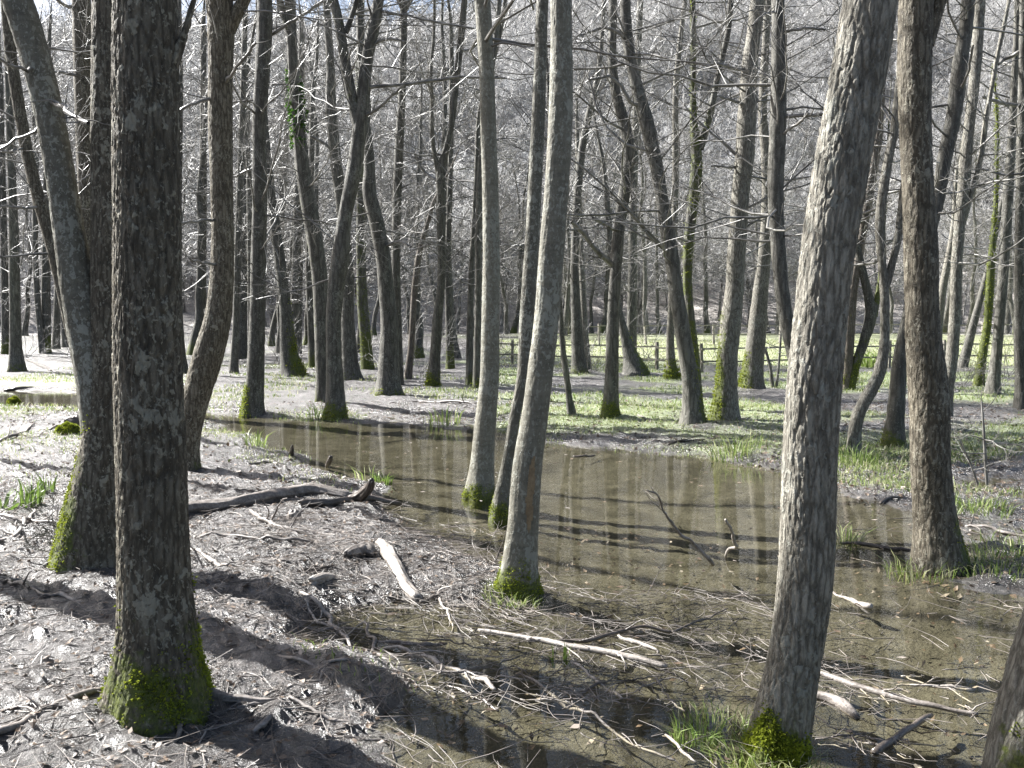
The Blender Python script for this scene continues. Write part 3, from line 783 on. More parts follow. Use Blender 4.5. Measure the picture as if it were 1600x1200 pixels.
T("slim tree half hidden by the midstream pair, outer of the two thin ones", [(735, 602, 15), (734, 540, 11), (735, 480, 10), (737, 420, 9), (740, 360, 8), (744, 300, 8), (748, 180, 8), (780, 60, 8)], 'far', moss=0.8, nb=20)
T("slim tree half hidden by the midstream pair, closest to them", [(746, 606, 16), (746, 540, 11), (747, 460, 10), (747, 380, 9), (749, 280, 9), (758, 180, 8), (775, 60, 8)], 'far', moss=0.9, mossh=0.4, nb=20, tuft=60)
T("tall tree beyond the scarred centre tree, bending aside near its top", [(906, 583, 26), (903, 550, 20), (901, 500, 17), (898, 420, 13), (900, 350, 12), (903, 300, 12), (910, 230, 12), (920, 180, 11), (931, 140, 9), (939, 90, 7), (943, 40, 7), (946, 0, 6)],
  'far', moss=0.8, near=1, nb=26, mossh=0.4)
T("pale stem against the tall tree beyond the scarred centre tree", [(917, 578, 16), (914, 520, 12), (912, 460, 10), (909, 400, 9), (908, 330, 8), (905, 200, 7)], 'pale', nb=14, top=9, moss=0.6, mossh=0.5)
T("small wavy sapling with a curved foot near the far shore beside the scarred centre tree", [(895, 648, 15), (889, 628, 10), (888, 605, 9), (884, 580, 9), (879, 540, 8), (876, 490, 7), (873, 440, 6), (866, 340, 6), (860, 200, 5)], 'far', near=1, nb=14, top=8, blen=1.2, moss=0.3)
T("straight grey tree with a snapped pale branch stub, green moss round its foot", [(953, 652, 30), (955, 625, 24), (956, 590, 21), (957, 540, 20), (959, 480, 18), (964, 400, 19), (969, 350, 17), (977, 300, 19), (985, 250, 18), (982, 205, 18), (971, 170, 17), (961, 130, 14), (958, 80, 13), (960, 0, 12)],
  'far', moss=1.3, mossh=0.45, near=1, tuft=500, nb=34, boughs=[[(953, 418, 9), (940, 400, 8), (925, 382, 7), (912, 365, 7), (895, 347, 6)], [(958, 360, 5), (945, 350, 5), (925, 340, 4)]])
T("dark leaning mossy trunk with a wedge-shaped foot behind the tree with the snapped branch", [(993, 584, 42), (986, 560, 26), (978, 530, 16), (970, 500, 12), (964, 470, 10), (955, 400, 9), (948, 300, 8)], 'far', moss=1.2, mossdir=0.2, mossh=1.5, nb=12, near=1, tuft=200, top=8)
T("straight distant trunk seen just beside the wedge-footed leaning one", [(985, 562, 20), (987, 500, 15), (988, 420, 14), (988, 340, 13), (990, 250, 11), (994, 120, 10), (998, 0, 9)], 'far', nb=24, moss_all=0.25)
T("long tree slanting strongly across its mossy neighbour, dark foot on the far bank", [(1084, 662, 40), (1082, 640, 32), (1080, 600, 26), (1072, 550, 24), (1064, 500, 24), (1056, 450, 21), (1050, 400, 22), (1041, 350, 21), (1033, 300, 18), (1025, 250, 21), (1013, 200, 23), (1000, 150, 20), (987, 100, 15), (980, 50, 17), (977, 0, 16)],
  'far', moss=0.9, mossdir=0.0, mossh=1.5, near=1, tuft=400, nb=36, blen=2.3,
  boughs=[[(1040, 398, 6), (1015, 370, 5), (990, 338, 5), (962, 312, 4)], [(1000, 170, 6), (985, 160, 6), (972, 135, 5), (955, 118, 4), (920, 125, 3)], [(978, 60, 6), (966, 50, 6), (945, 42, 5), (905, 55, 3)]])
T("bright moss-green forked stem crossing behind the strongly slanting tree", [(1090, 640, 18), (1086, 560, 14), (1078, 500, 13), (1073, 450, 13), (1073, 400, 15), (1077, 350, 15), (1083, 300, 18), (1087, 255, 17), (1084, 225, 14), (1080, 180, 9), (1080, 100, 8), (1078, 0, 7)],
  'far', moss_all=0.75, near=1, tuft=900, nb=34, limbs=[dict(p=[(1090, 235, 13), (1101, 205, 9), (1111, 160, 9), (1118, 120, 8), (1133, 60, 8), (1137, 0, 8)], moss=0.8, mlen=1.5)])
T("pale tree with a yellow-green mossy spread foot in front of the rail fence", [(1051, 592, 26), (1048, 570, 15), (1046, 530, 12), (1048, 480, 11), (1050, 400, 10), (1052, 300, 10), (1050, 150, 9)], 'pale', moss=1.4, mossh=0.8, tuft=500, nb=18)
T("knobbly tree with yellow moss cushions up its sunny side, standing on the far bank", [(1133, 656, 48), (1134, 630, 38), (1136, 590, 32), (1137, 550, 31), (1143, 500, 32), (1149, 450, 28), (1151, 400, 28), (1155, 350, 27), (1158, 300, 25), (1165, 250, 29), (1167, 200, 29), (1171, 150, 27), (1173, 100, 25), (1180, 50, 21), (1186, 0, 22)],
  'pale', moss=1.3, mossdir=PI * 0.95, mossh=2.0, near=1, tuft=1100, nb=34, blen=2.3, boughs=[[(1164, 108, 6), (1150, 109, 5), (1135, 103, 5), (1116, 98, 4)], [(1156, 165, 5), (1140, 155, 4), (1120, 150, 3)], [(1152, 258, 5), (1135, 261, 4), (1112, 259, 3)]])
T("stout pale tree next behind the knobbly moss-cushioned one, mossy at both edges of its foot", [(1174, 606, 38), (1176, 580, 32), (1181, 530, 28), (1185, 480, 25), (1191, 420, 20), (1196, 360, 18), (1197, 300, 17), (1194, 240, 15), (1188, 180, 13), (1192, 90, 11), (1196, 0, 10)],
  'pale', moss=1.2, mossh=1.1, mossdir=PI, near=1, tuft=500, nb=22)
T("dark trunk coming out from behind the big sunlit leaning tree", [(1284, 706, 44), (1268, 640, 34), (1246, 560, 26), (1230, 500, 22), (1224, 450, 21), (1220, 400, 22), (1216, 330, 23), (1216, 280, 24), (1221, 200, 25), (1223, 100, 23), (1223, 0, 18)],
  'far', near=1, moss=0.4, nb=32, boughs=[[(1232, 46, 5), (1260, 44, 4), (1290, 46, 3)], [(1232, 180, 6), (1265, 180, 6), (1300, 178, 5)], [(1214, 10, 5), (1195, 20, 4), (1175, 40, 3)], [(1230, 215, 5), (1250, 190, 4), (1262, 178, 3)]])
T("reddish stem crossing its partner like an X beyond the big sunlit leaning tree", [(1321, 608, 15), (1324, 570, 17), (1328, 500, 18), (1333, 450, 16), (1341, 410, 15), (1348, 370, 13), (1357, 320, 15), (1365, 270, 16), (1375, 210, 15), (1380, 160, 11), (1383, 120, 9), (1380, 0, 8)],
  'red', moss=0.5, mossh=2.5, mossdir=PI, near=1, nb=20, tuft=150, boughs=[[(1352, 345, 7), (1338, 346, 6), (1325, 335, 5)]])
T("mossy leaning stem forming the other stroke of the X beside the reddish stem", [(1327, 608, 16), (1335, 575, 14), (1348, 540, 14), (1358, 508, 17), (1362, 490, 18), (1356, 460, 13), (1349, 430, 12), (1339, 390, 11), (1328, 350, 9), (1322, 300, 8), (1316, 200, 7)],
  'far', moss=1.2, mossh=1.4, near=1, tuft=450, nb=16, top=8, limbs=[dict(p=[(1364, 494, 14), (1370, 470, 9), (1374, 445, 6), (1378, 390, 5)], moss=1.0)])
T("small S-curved tree forking above its bent foot, near the marsh edge", [(1334, 710, 22), (1334, 685, 19), (1337, 655, 19), (1349, 628, 19), (1364, 605, 18), (1376, 578, 18), (1381, 545, 15), (1382, 500, 13), (1381, 450, 13), (1376, 405, 12), (1372, 350, 14), (1378, 300, 14), (1386, 250, 13), (1396, 200, 12), (1404, 120, 11), (1408, 0, 9)],
  'pale', near=1, nb=24, moss=0.3, limbs=[dict(p=[(1383, 450, 11), (1389, 425, 11), (1397, 400, 11), (1405, 350, 12), (1410, 300, 10), (1420, 200, 9)])])
T("smooth grey tree bent behind the tall dark marsh-edge tree, mossy at its foot", [(1395, 696, 36), (1398, 660, 28), (1401, 620, 24), (1404, 570, 22), (1412, 525, 21), (1425, 470, 20), (1445, 380, 19), (1463, 310, 19), (1471, 250, 21), (1483, 200, 21), (1490, 150, 22), (1494, 100, 21), (1503, 50, 19), (1507, 0, 19)],
  'far', moss=1.0, mossh=0.3, near=1, tuft=250, nb=28, blen=2.0, boughs=[[(1492, 150, 5), (1512, 120, 4), (1520, 70, 3)]])
T("pale crooked thin stem squeezed between the tall dark marsh-edge tree and its slim neighbour", [(1464, 590, 14), (1466, 540, 11), (1468, 500, 11), (1472, 455, 12), (1481, 410, 11), (1488, 370, 9), (1491, 335, 7), (1493, 290, 6)], 'pale', nb=10, top=6, blen=1.0)
T("slim grey tree rising straight beside the tall dark marsh-edge tree with a side stem", [(1476, 650, 24), (1481, 610, 18), (1490, 550, 18), (1494, 500, 17), (1499, 400, 16), (1503, 350, 16), (1510, 300, 17), (1514, 250, 18), (1520, 200, 15), (1527, 150, 15), (1532, 100, 16), (1537, 50, 15), (1540, 0, 16)],
  'pale', near=1, nb=34, limbs=[dict(p=[(1508, 350, 9), (1521, 310, 7), (1531, 275, 7), (1541, 235, 7), (1546, 190, 8), (1556, 140, 6), (1563, 100, 6)])])
T("yellow-green mossy thin stem leaning beside a smooth grey trunk near the picture's edge", [(1529, 603, 16), (1535, 560, 13), (1544, 510, 11), (1548, 460, 12), (1551, 410, 11), (1556, 360, 7), (1560, 310, 6), (1563, 200, 5)],
  'far', moss_all=1.3, moss=1.2, mossh=4, near=1, tuft=1500, nb=10, top=6.5, blen=1.2)
T("smooth grey trunk standing behind the thin yellow-green mossy stem", [(1550, 616, 24), (1553, 590, 18), (1557, 540, 15), (1561, 480, 15), (1566, 400, 14), (1570, 300, 15), (1574, 220, 11), (1577, 120, 9), (1580, 0, 8)], 'far', near=1, nb=24, moss=0.4)
T("slim dark tree nearest the picture's edge on the far bank, purple-tinged bark", [(1597, 636, 24), (1595, 600, 18), (1590, 520, 16), (1588, 440, 14), (1587, 350, 13), (1587, 250, 13), (1587, 150, 12), (1586, 0, 11)],
  'far', near=1, nb=26, boughs=[[(1581, 85, 6), (1570, 92, 6), (1560, 100, 5)], [(1582, 170, 6), (1568, 162, 6), (1535, 152, 4)]])
T("dark distant stem leaning away behind the yellow-green mossy stem", [(1503, 574, 16), (1510, 545, 14), (1518, 510, 12), (1528, 470, 10), (1540, 420, 9), (1552, 350, 8)], 'far', nb=12, top=8)

# --- left side, behind the near trees
T("dark slender trunk leaning outward behind the twin-stemmed tree", [(152, 668, 30), (140, 630, 22), (128, 580, 20), (112, 520, 20), (96, 450, 20), (80, 385, 20), (62, 330, 19), (48, 280, 18), (36, 230, 17), (25, 170, 17), (14, 110, 16), (6, 50, 15), (0, 0, 14)],
  'rough', near=1, nb=30, moss=0.6, zmin=3.0, boughs=[[(72, 320, 5), (40, 325, 5), (0, 322, 4)], [(76, 395, 5), (40, 399, 4), (0, 402, 3)], [(40, 230, 5), (10, 238, 4), (-20, 235, 3)]])
T("straight dark trunk showing in the gap beside the thickest lichen-spotted trunk", [(150, 640, 26), (145, 540, 25), (140, 420, 24), (136, 320, 25), (132, 220, 26), (129, 120, 27), (126, 0, 27)],
  'rough', near=1, nb=30, zmin=3.2, boughs=[[(122, 120, 5), (95, 112, 4), (60, 115, 3)], [(116, 15, 6), (100, 8, 5), (86, -4, 4)]])
T("straight grey tree with a flaring foot by the narrow left inlet", [(27, 580, 27), (25, 555, 19), (24, 500, 16), (23, 400, 15), (20, 300, 12), (17, 200, 12), (14, 80, 11)], 'far', near=1, nb=30, moss=0.7)
T("slim tree just behind the flaring-footed tree by the inlet, moss at its base", [(10, 553, 14), (9, 500, 11), (8, 400, 10), (6, 280, 10), (4, 120, 9)], 'far', nb=24, moss=1.1, mossh=1.0)
T("dark distant tree with moss all over its lower trunk, beyond the narrow left inlet", [(71, 551, 17), (72, 500, 14), (72, 440, 13), (73, 360, 12), (74, 240, 10), (74, 100, 9)], 'far', nb=26, moss=1.2, mossh=1.2)
T("distant tree leaning onto the dark moss-based one beyond the inlet", [(66, 552, 9), (60, 505, 9), (55, 460, 9), (51, 400, 8), (48, 300, 8)], 'far', nb=18)
T("plain grey distant tree right beside the dark moss-based one beyond the inlet", [(87, 545, 12), (88, 480, 10), (90, 400, 9), (92, 260, 8)], 'far', nb=20)
T("grey trunk in the gap between the thickest trunk and the bent-footed bank tree", [(284, 584, 22), (281, 550, 16), (279, 480, 12), (279, 400, 11), (280, 300, 10), (283, 150, 9)], 'far', near=1, nb=26, moss=0.4)
T("thin straight trunk touching the outline of the bent-footed bank tree", [(317, 552, 16), (316, 500, 13), (316, 420, 12), (317, 330, 12), (318, 200, 10), (318, 50, 9)], 'far', nb=26)
T("slim grey trunk just outside the bent-footed bank tree's straight upper stem", [(365, 582, 14), (368, 520, 11), (370, 420, 11), (372, 320, 10), (376, 180, 9), (380, 0, 8)], 'far', nb=26)
T("wide grey distant trunk between the bent-footed bank tree and the green-footed shore tree", [(378, 560, 18), (378, 500, 15), (380, 420, 13), (382, 320, 12), (384, 180, 10)], 'far', nb=24, moss=0.5)
T("distant trunk touching the green-footed shore tree's outline", [(393, 574, 12), (393, 500, 10), (392, 400, 9), (391, 260, 8)], 'far', nb=20)
T("straight distant grey trunk, thicker of a pair beyond the leaning mossy-flanked tree", [(461, 552, 20), (460, 500, 15), (463, 420, 14), (465, 340, 13), (466, 220, 11), (472, 60, 10)], 'far', nb=26)
T("straight distant grey trunk, thinner of a pair beyond the leaning mossy-flanked tree", [(467, 545, 10), (468, 470, 9), (471, 380, 8), (474, 240, 7)], 'far', nb=20)
T("dark trunk with green foot standing just in front of the ivy-hung tree's lean", [(491, 572, 18), (488, 540, 13), (485, 480, 12), (483, 430, 11), (484, 340, 10), (489, 200, 9)], 'far', nb=22, moss=1.0, mossh=0.8)
T("twig-thin stem standing up beside the green-footed shore tree's top", [(446, 540, 9), (444, 440, 8), (441, 340, 8), (447, 250, 8), (450, 120, 7)], 'far', nb=22)

# --- the far stand at the foot of the valley side: four kinds copied
MT = __import__("mathutils").Matrix.Translation
def far_protos(n, mat_tw, htop, nb, dens, rmin, blen, seed, bark, twig_k=1.0):
    out = []
    for k in range(n):
        rng = np.random.default_rng(seed + k)
        z = np.linspace(-0.4, htop * rng.uniform(0.85, 1.1), 16)
        wob = np.cumsum(rng.normal(0, 0.07, (16, 2)), 0); lean = rng.normal(0, 0.06, 2)
        R0 = rng.uniform(0.11, 0.19)
        p = np.stack([wob[:, 0] + lean[0] * z, wob[:, 1] + lean[1] * z, z, R0 * (1 - 0.82 * np.clip(z, 0, None) / z[-1]) * (1 + 0.5 * np.exp(-np.clip(z, 0, None) / 0.3))], 1)
        p[:, :2] -= p[0, :2]
        V, F, _, zb, C, N = stem_surface(p, 0.3, 9, seed + k, 0, 0.2, 0.0)
        mo = smooth(0.9, 0.0, zb) * rng.uniform(0.0, 1.1)
        tm = mesh_from("trunk", V, F, bark, True, {"moss": np.broadcast_to(mo, (len(V),))})
        a, _, _ = crown_mesh(C, rng, nb, 1.6, mat_tw, length=blen, dens=dens, rmin=rmin, twig_k=twig_k)
        out.append((tm, a.mesh("crown", mat_tw)))
    return out
protos = far_protos(5, TWIG, 13, 48, 1.1, 0.007, 2.6, 900, BARK_FAR, 1.3)
far_spots = []
rr = np.random.default_rng(77)
xs_px = [40, 105, 135, 268, 300, 335, 352, 425, 437, 480, 520, 560, 585, 640, 655, 690, 715, 742, 790, 800, 832, 880, 890, 925, 940, 1000, 1012, 1030, 1060, 1105, 1200, 1215, 1310, 1390, 1470, 1512, 1572, 1585]
for i, px in enumerate(xs_px):
    Yd = rr.uniform(31, 58) if px < 760 else rr.uniform(52, 63)
    X = (px - 800) / F_PX * Yd
    tm, cm = protos[i % 5]
    e = empty("alder_tree", (X, Yd, float(base_height(np.array([X]), np.array([Yd]))[0])))
    e.rotation_euler.z = rr.uniform(0, 6.28); e.scale = (1, 1, rr.uniform(0.85, 1.15))
    thing(e, "slim bare grey tree in the far stand at the foot of the wooded hillside", "tree", "trees of the far stand")
    link("trunk", tm, e); link("crown", cm, e)

# trees beyond the picture's edge whose shadows lie over the mud
def offscreen(label, X, Yd, r, seed):
    rng = np.random.default_rng(seed)
    z = np.linspace(-0.3, 13, 18); wob = np.cumsum(rng.normal(0, 0.04, (18, 2)), 0)
    p = np.stack([X + wob[:, 0], Yd + wob[:, 1], z, r * (1 - 0.85 * np.clip(z, 0, None) / 13) * (1 + 0.5 * np.exp(-np.clip(z, 0, None) / 0.25))], 1)
    e = empty("alder_tree", (X, Yd, 0.1)); thing(e, label, "tree")
    V, F, _, zb, C, N = stem_surface(p, 0.06, 40, seed, 0.005, 0.2, 0.1)
    link("trunk", mesh_from("trunk", V - np.array([X, Yd, 0.1]), F, BARK_ROUGH, True, {"moss": smooth(0.5, 0, zb) * 0.8}), e)
    a, _, _ = crown_mesh(C, rng, 22, 4.0, TWIG, length=2.2); me = a.mesh("crown", TWIG); me.transform(MT((-X, -Yd, -0.1))); link("crown", me, e)
offscreen("bare tree just outside the picture, shading the mud in front of the twin-stemmed tree", -3.60, 5.30, 0.17, 501)
offscreen("bare tree outside the picture by the narrow inlet", -7.6, 10.6, 0.13, 503)

# --- the wooded valley side: one mass that nobody could count
hill_col = bpy.data.collections.new("hill_tree_kinds")
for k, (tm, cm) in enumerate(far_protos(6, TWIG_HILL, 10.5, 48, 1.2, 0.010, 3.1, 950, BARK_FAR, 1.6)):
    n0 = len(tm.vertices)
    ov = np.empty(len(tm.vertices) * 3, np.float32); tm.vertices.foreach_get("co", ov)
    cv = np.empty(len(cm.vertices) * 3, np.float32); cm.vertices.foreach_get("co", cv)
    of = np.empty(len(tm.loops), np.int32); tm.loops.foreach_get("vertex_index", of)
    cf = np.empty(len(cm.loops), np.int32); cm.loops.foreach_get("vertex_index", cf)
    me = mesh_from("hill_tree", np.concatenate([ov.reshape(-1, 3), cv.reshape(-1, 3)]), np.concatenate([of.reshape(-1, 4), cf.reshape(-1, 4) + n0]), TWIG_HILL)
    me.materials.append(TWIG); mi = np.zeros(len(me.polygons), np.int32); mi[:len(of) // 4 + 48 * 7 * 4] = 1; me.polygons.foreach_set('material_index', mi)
    hill_col.objects.link(bpy.data.objects.new("hill_tree", me))
rr = np.random.default_rng(5)
hx, hy = rr.uniform(-140, 140, 4300), rr.uniform(62, 235, 4300)
ok = (np.abs(hx) < hy * 0.66 + 6)
hx, hy = hx[ok], hy[ok]
hz = base_height(hx, hy)
pm = bpy.data.meshes.new("wood_points"); pm.vertices.add(len(hx)); pm.vertices.foreach_set("co", np.stack([hx, hy, hz], 1).astype(np.float32).ravel())
wood = link("hillside_wood", pm); wood["kind"] = "stuff"
thing(wood, "dense grey bare wood covering the hillside behind the meadow", "wood")
ng = bpy.data.node_groups.new("wood_scatter", 'GeometryNodeTree')
ng.interface.new_socket("Geometry", in_out='INPUT', socket_type='NodeSocketGeometry')
ng.interface.new_socket("Geometry", in_out='OUTPUT', socket_type='NodeSocketGeometry')
gi, go = ng.nodes.new("NodeGroupInput"), ng.nodes.new("NodeGroupOutput")
ci = ng.nodes.new("GeometryNodeCollectionInfo"); ci.inputs[0].default_value = hill_col; ci.inputs[1].default_value = True; ci.inputs[2].default_value = True
ip = ng.nodes.new("GeometryNodeInstanceOnPoints"); ip.inputs["Pick Instance"].default_value = True
rv = ng.nodes.new("FunctionNodeRandomValue"); rv.data_type = 'FLOAT_VECTOR'; rv.inputs[0].default_value = (-0.06, -0.06, 0); rv.inputs[1].default_value = (0.06, 0.06, 6.28)
rs = ng.nodes.new("FunctionNodeRandomValue"); rs.data_type = 'FLOAT'; rs.inputs[2].default_value = 0.6; rs.inputs[3].default_value = 1.15
ng.links.new(gi.outputs[0], ip.inputs["Points"]); ng.links.new(ci.outputs[0], ip.inputs["Instance"])
ng.links.new(rv.outputs[0], ip.inputs["Rotation"]); ng.links.new(rs.outputs[1], ip.inputs["Scale"]); ng.links.new(ip.outputs[0], go.inputs[0])
md = wood.modifiers.new("scatter", 'NODES'); md.node_group = ng

# ------------------------------------------------------------------ fences
def box_mesh(name, sx, sy, sz, mat, taper=0.0):
    x, y = sx / 2, sy / 2
    V = np.array([[-x, -y, 0], [x, -y, 0], [x, y, 0], [-x, y, 0], [-x * .96, -y * .96, sz], [x * .96, -y * .96, sz], [x * .9, y * .9, sz - taper], [-x * .9, y * .9, sz - taper]])
    F = np.array([[0, 3, 2, 1], [0, 1, 5, 4], [1, 2, 6, 5], [2, 3, 7, 6], [3, 0, 4, 7], [4, 5, 6, 7]])
    return mesh_from(name, V, F, mat, False)
def fence(label, px_line, hgt, rails, spacing, seed):
    rng = np.random.default_rng(seed)
    P = np.array([ground_at(*p) for p in px_line])
    root = empty("rail_fence", P[0]); thing(root, label, "fence")
    post = box_mesh("post", 0.09, 0.09, hgt + 0.35, FENCE_WOOD, 0.02)
    pts = []
    for a, b in zip(P[:-1], P[1:]):
        n = max(1, int(round(np.linalg.norm(b - a) / spacing)))
        pts += [a + (b - a) * k / n for k in range(n)]
    pts.append(P[-1]); pts = np.array(pts)
    pts[:, 2] = base_height(pts[:, 0], pts[:, 1])
    for p in pts:
        o = link("post", post, root, p - P[0] - np.array([0, 0, 0.35])); o.rotation_euler = (rng.normal(0, .03), rng.normal(0, .03), rng.uniform(0, .5)); o.scale = (1, 1, rng.uniform(0.93, 1.05))
    for a, b in zip(pts[:-1], pts[1:]):
        L = np.linalg.norm(b - a)
        for zr in rails:
            me = box_mesh("rail", 0.03, 0.05, L + 0.10, FENCE_WOOD)
            o = link("rail", me, root)
            j = rng.normal(0, 0.02, 2)
            d = Vector(b - a + np.array([0, 0, j[1] - j[0]]))
            o.location = Vector(a - P[0] + np.array([0, -0.085, zr + j[0]])) - d.normalized() * 0.05
            o.rotation_euler = d.to_track_quat('Z', 'Y').to_euler()
fence("low two-rail wooden fence between the tree bank and the sunny meadow", [(745, 567), (800, 568), (960, 574), (1097, 581), (1300, 574), (1640, 568)], 0.80, (0.30, 0.66), 1.9, 61)
fence("farther thin wooden fence across the meadow below the hillside", [(860, 541), (1010, 538), (1320, 536), (1640, 535)], 0.95, (0.45, 0.85), 3.0, 62)

# ------------------------------------------------------------------ fallen wood
def lie(px, py, w, lift=0.0):
    w = w * 0.85
    g = ground_at(px, py); r = 0.5 * w * g[1] / F_PX
    z = max(float(height(np.array([g[0]]), np.array([g[1]]))[0]), -0.005)
    return [g[0], g[1], z + r * 0.55 + lift, r]
def fallen(label, pts, mat, name="fallen_branch", cat="branch", stand=None, shoots=0, sides=10, group=None, seed=[0], stubs=0):
    """pts: picture points along a branch; stand = (x, y) of the point where it rises from the ground, else it lies"""
    seed[0] += 1; rng = np.random.default_rng(4000 + seed[0])
    if stand:
        Y = ground_at(*stand)[1]
        q = np.array([[*at_depth(x, y, Y - 0.35 * i / len(pts)), 0.5 * w * Y / F_PX] for i, (x, y, w, *_) in enumerate(pts)])
    else:
        q = np.array([lie(*p) for p in pts])
    org = q[0, :3].copy()
    wg = 0.15 if name == 'fallen_log' else (0.4 if q[:, 3].max() > 0.022 else 0.75)
    L = np.linalg.norm(np.diff(q[:, :3], axis=0), axis=1).sum()
    n = int(np.clip(L / 0.025, 10, 80)); q, t = resample(q, n)
    q[:, :3] += np.stack([np.interp(t, np.linspace(0, L, 9), rng.normal(0, wg * min(0.016, 0.018 * L), 9)) + np.interp(t, np.linspace(0, L, 22), rng.normal(0, wg * min(0.005, 0.007 * L), 22)) for _ in range(3)], 1)
    q[:, 3] *= 1 + np.interp(t, np.linspace(0, L, 12), rng.normal(0, 0.11 * wg, 12))
    q[0, 3] *= 0.8; q[-1, 3] *= 0.75
    # broken ends: a ragged rim closed by a flat face
    big = q[:, 3].max() > 0.022
    e0 = q[:1].copy(); e0[0, 3] *= 0.04
    e1 = q[-1:].copy(); e1[0, 3] *= 0.04
    q = np.vstack([e0, q, e1])
    sd = 30 if big else sides
    V, F = tubes(q[None, :, :3], q[None, :, 3], sd)
    ctr = np.repeat(q[:, :3], sd, 0); off = V - ctr; th = np.tile(np.arange(sd), len(q)) * 2 * math.pi / sd
    tt = np.repeat(np.concatenate([[0], t, [L]]), sd)
    dv = fbm(V[:, 0] * 40, V[:, 1] * 40, V[:, 2] * 40, 2, seed[0]) - 0.5
    gr = vnoise(np.cos(th) * 4, np.sin(th) * 4, tt * 5, seed[0] + 40) - 0.5          # grain and cracks along the wood
    V = ctr + off * (1 + ((0.22 if big else 0.45) * dv + (0.5 if big else 0.3) * gr))[:, None]
    if big:
        ax0 = (q[1, :3] - q[2, :3]) / np.linalg.norm(q[1, :3] - q[2, :3]); ax1 = (q[-2, :3] - q[-3, :3]) / np.linalg.norm(q[-2, :3] - q[-3, :3])
        V[sd:2 * sd] += ax0 * (rng.uniform(-0.2, 1.3, sd) * q[1, 3])[:, None]; V[-2 * sd:-sd] += ax1 * (rng.uniform(-0.2, 1.3, sd) * q[-2, 3])[:, None]
    A = Acc(); A.add(V, F)
    o = link(name, A.mesh(name, mat), None, org); o.data.transform(MT(-Vector(org)))
    thing(o, label, cat, group)
    if shoots:
        P, R = q[None, 1:-1, :3], q[None, 1:-1, 3]
        s2 = side_shoots(P, R, shoots, rng, 0.1, 0.7, (0.12, 0.4), 0.12, 0.45)
        for k in range(shoots):
            P2, R2 = grow(s2[0][k:k + 1], s2[1][k:k + 1], s2[2][k:k + 1], np.maximum(s2[3][k:k + 1], 0.0022), 6, 0.22, 0.0, rng, 0.35)
            P2[:, :, 2] = np.maximum(P2[:, :, 2], np.maximum(height(P2[0, :, 0], P2[0, :, 1]), 0.0)[None] + 0.004)
            v, f = tubes(P2, R2, 5)
            c = link("side_twig", mesh_from("side_twig", v - org, f, mat), o)
    return o

FB = fallen
FB("thick grey log lying along the mud bank, its end reaching the water", [(262, 806, 24), (300, 801, 25), (350, 797, 23), (410, 788, 25), (450, 778, 26), (490, 772, 25), (545, 778, 17)], DEAD, "fallen_log", "log")
FB("slimmer dark log lying half in the water against the thick grey log", [(470, 796, 12), (520, 792, 14), (575, 786, 15), (625, 789, 8)], DEAD_WET, "fallen_log", "log")
FB("knobby dark stump of root sticking up at the end of the thick grey log", [(545, 782, 14), (565, 775, 18), (576, 764, 14), (581, 752, 9)], DEAD_WET, "root_stump", "root", stand=(560, 786))
FB("bleached white snapped log slanting down towards the scarred centre tree", [(594, 848, 17), (606, 868, 24), (622, 898, 22), (636, 918, 23), (653, 941, 22)], DEAD_PALE, "fallen_log", "log")
FB("short chunky grey piece of bark beside the bleached snapped log", [(541, 877, 14), (556, 868, 26), (572, 864, 28), (584, 869, 16)], DEAD, "bark_piece", "bark")
FB("short bleached wood lump lying in the mud below the chunky bark piece", [(488, 926, 18), (503, 918, 20), (520, 909, 16)], DEAD_PALE, "wood_lump", "wood")
FB("crooked branch with a broken fork end lying below the thick grey log", [(394, 802, 9), (410, 815, 10), (428, 826, 10), (470, 830, 8), (510, 836, 7), (545, 842, 5)], DEAD, shoots=5)
FB("long thin stick lying level in the mud beneath the forked branch", [(310, 843, 4), (360, 844, 5), (410, 848, 6), (450, 851, 6), (490, 850, 4)], DEAD, shoots=3)
FB("pale peeled stick by the foot of the thickest trunk, pointing at the water", [(292, 862, 9), (318, 875, 9), (340, 888, 9), (358, 896, 7)], DEAD_PALE, shoots=2)
FB("thin reddish stick lying across the mud below the peeled stick", [(325, 871, 4), (370, 876, 4), (410, 880, 4), (455, 886, 3)], DEAD, shoots=2)
FB("dark wet stick lying level at the puddle edge", [(407, 895, 5), (440, 893, 6), (490, 891, 5), (535, 889, 4)], DEAD_WET, shoots=1)
FB("curved wet branch in the water pointing from the bleached log to the right-hand trees", [(655, 945, 6), (690, 925, 7), (715, 918, 6), (750, 900, 5), (782, 866, 4)], DEAD_WET, shoots=4)
FB("hooked pale twig bent over in front of the bleached log's lower end", [(712, 920, 4), (681, 924, 5), (690, 945, 5), (703, 965, 4), (706, 985, 3)], DEAD_PALE, shoots=2)
FB("pale branch bowed down from the debris pile into the shade", [(470, 938, 6), (492, 950, 7), (512, 964, 8), (524, 982, 8), (537, 1000, 7), (552, 1015, 5)], DEAD_PALE, shoots=4)
FB("twisted pale twig looping beside the bowed branch", [(476, 948, 4), (482, 965, 5), (497, 978, 5), (520, 983, 4), (498, 988, 3)], DEAD_PALE, shoots=2)
FB("slim stick across the debris pile towards the hooked twig", [(500, 985, 4), (535, 982, 5), (570, 985, 4)], DEAD)
FB("long winding grey branch reaching from the debris pile down into the dark shadow", [(563, 968, 5), (572, 978, 6), (578, 1000, 7), (590, 1026, 8), (607, 1041, 8), (630, 1058, 7), (660, 1074, 5)], DEAD, shoots=4)
FB("pale flaking log lying straight in the shallow water in front of the scarred centre tree", [(748, 984, 8), (850, 1003, 11), (960, 1027, 13), (1042, 1044, 12)], DEAD_PALE, "fallen_log", "log", shoots=3)
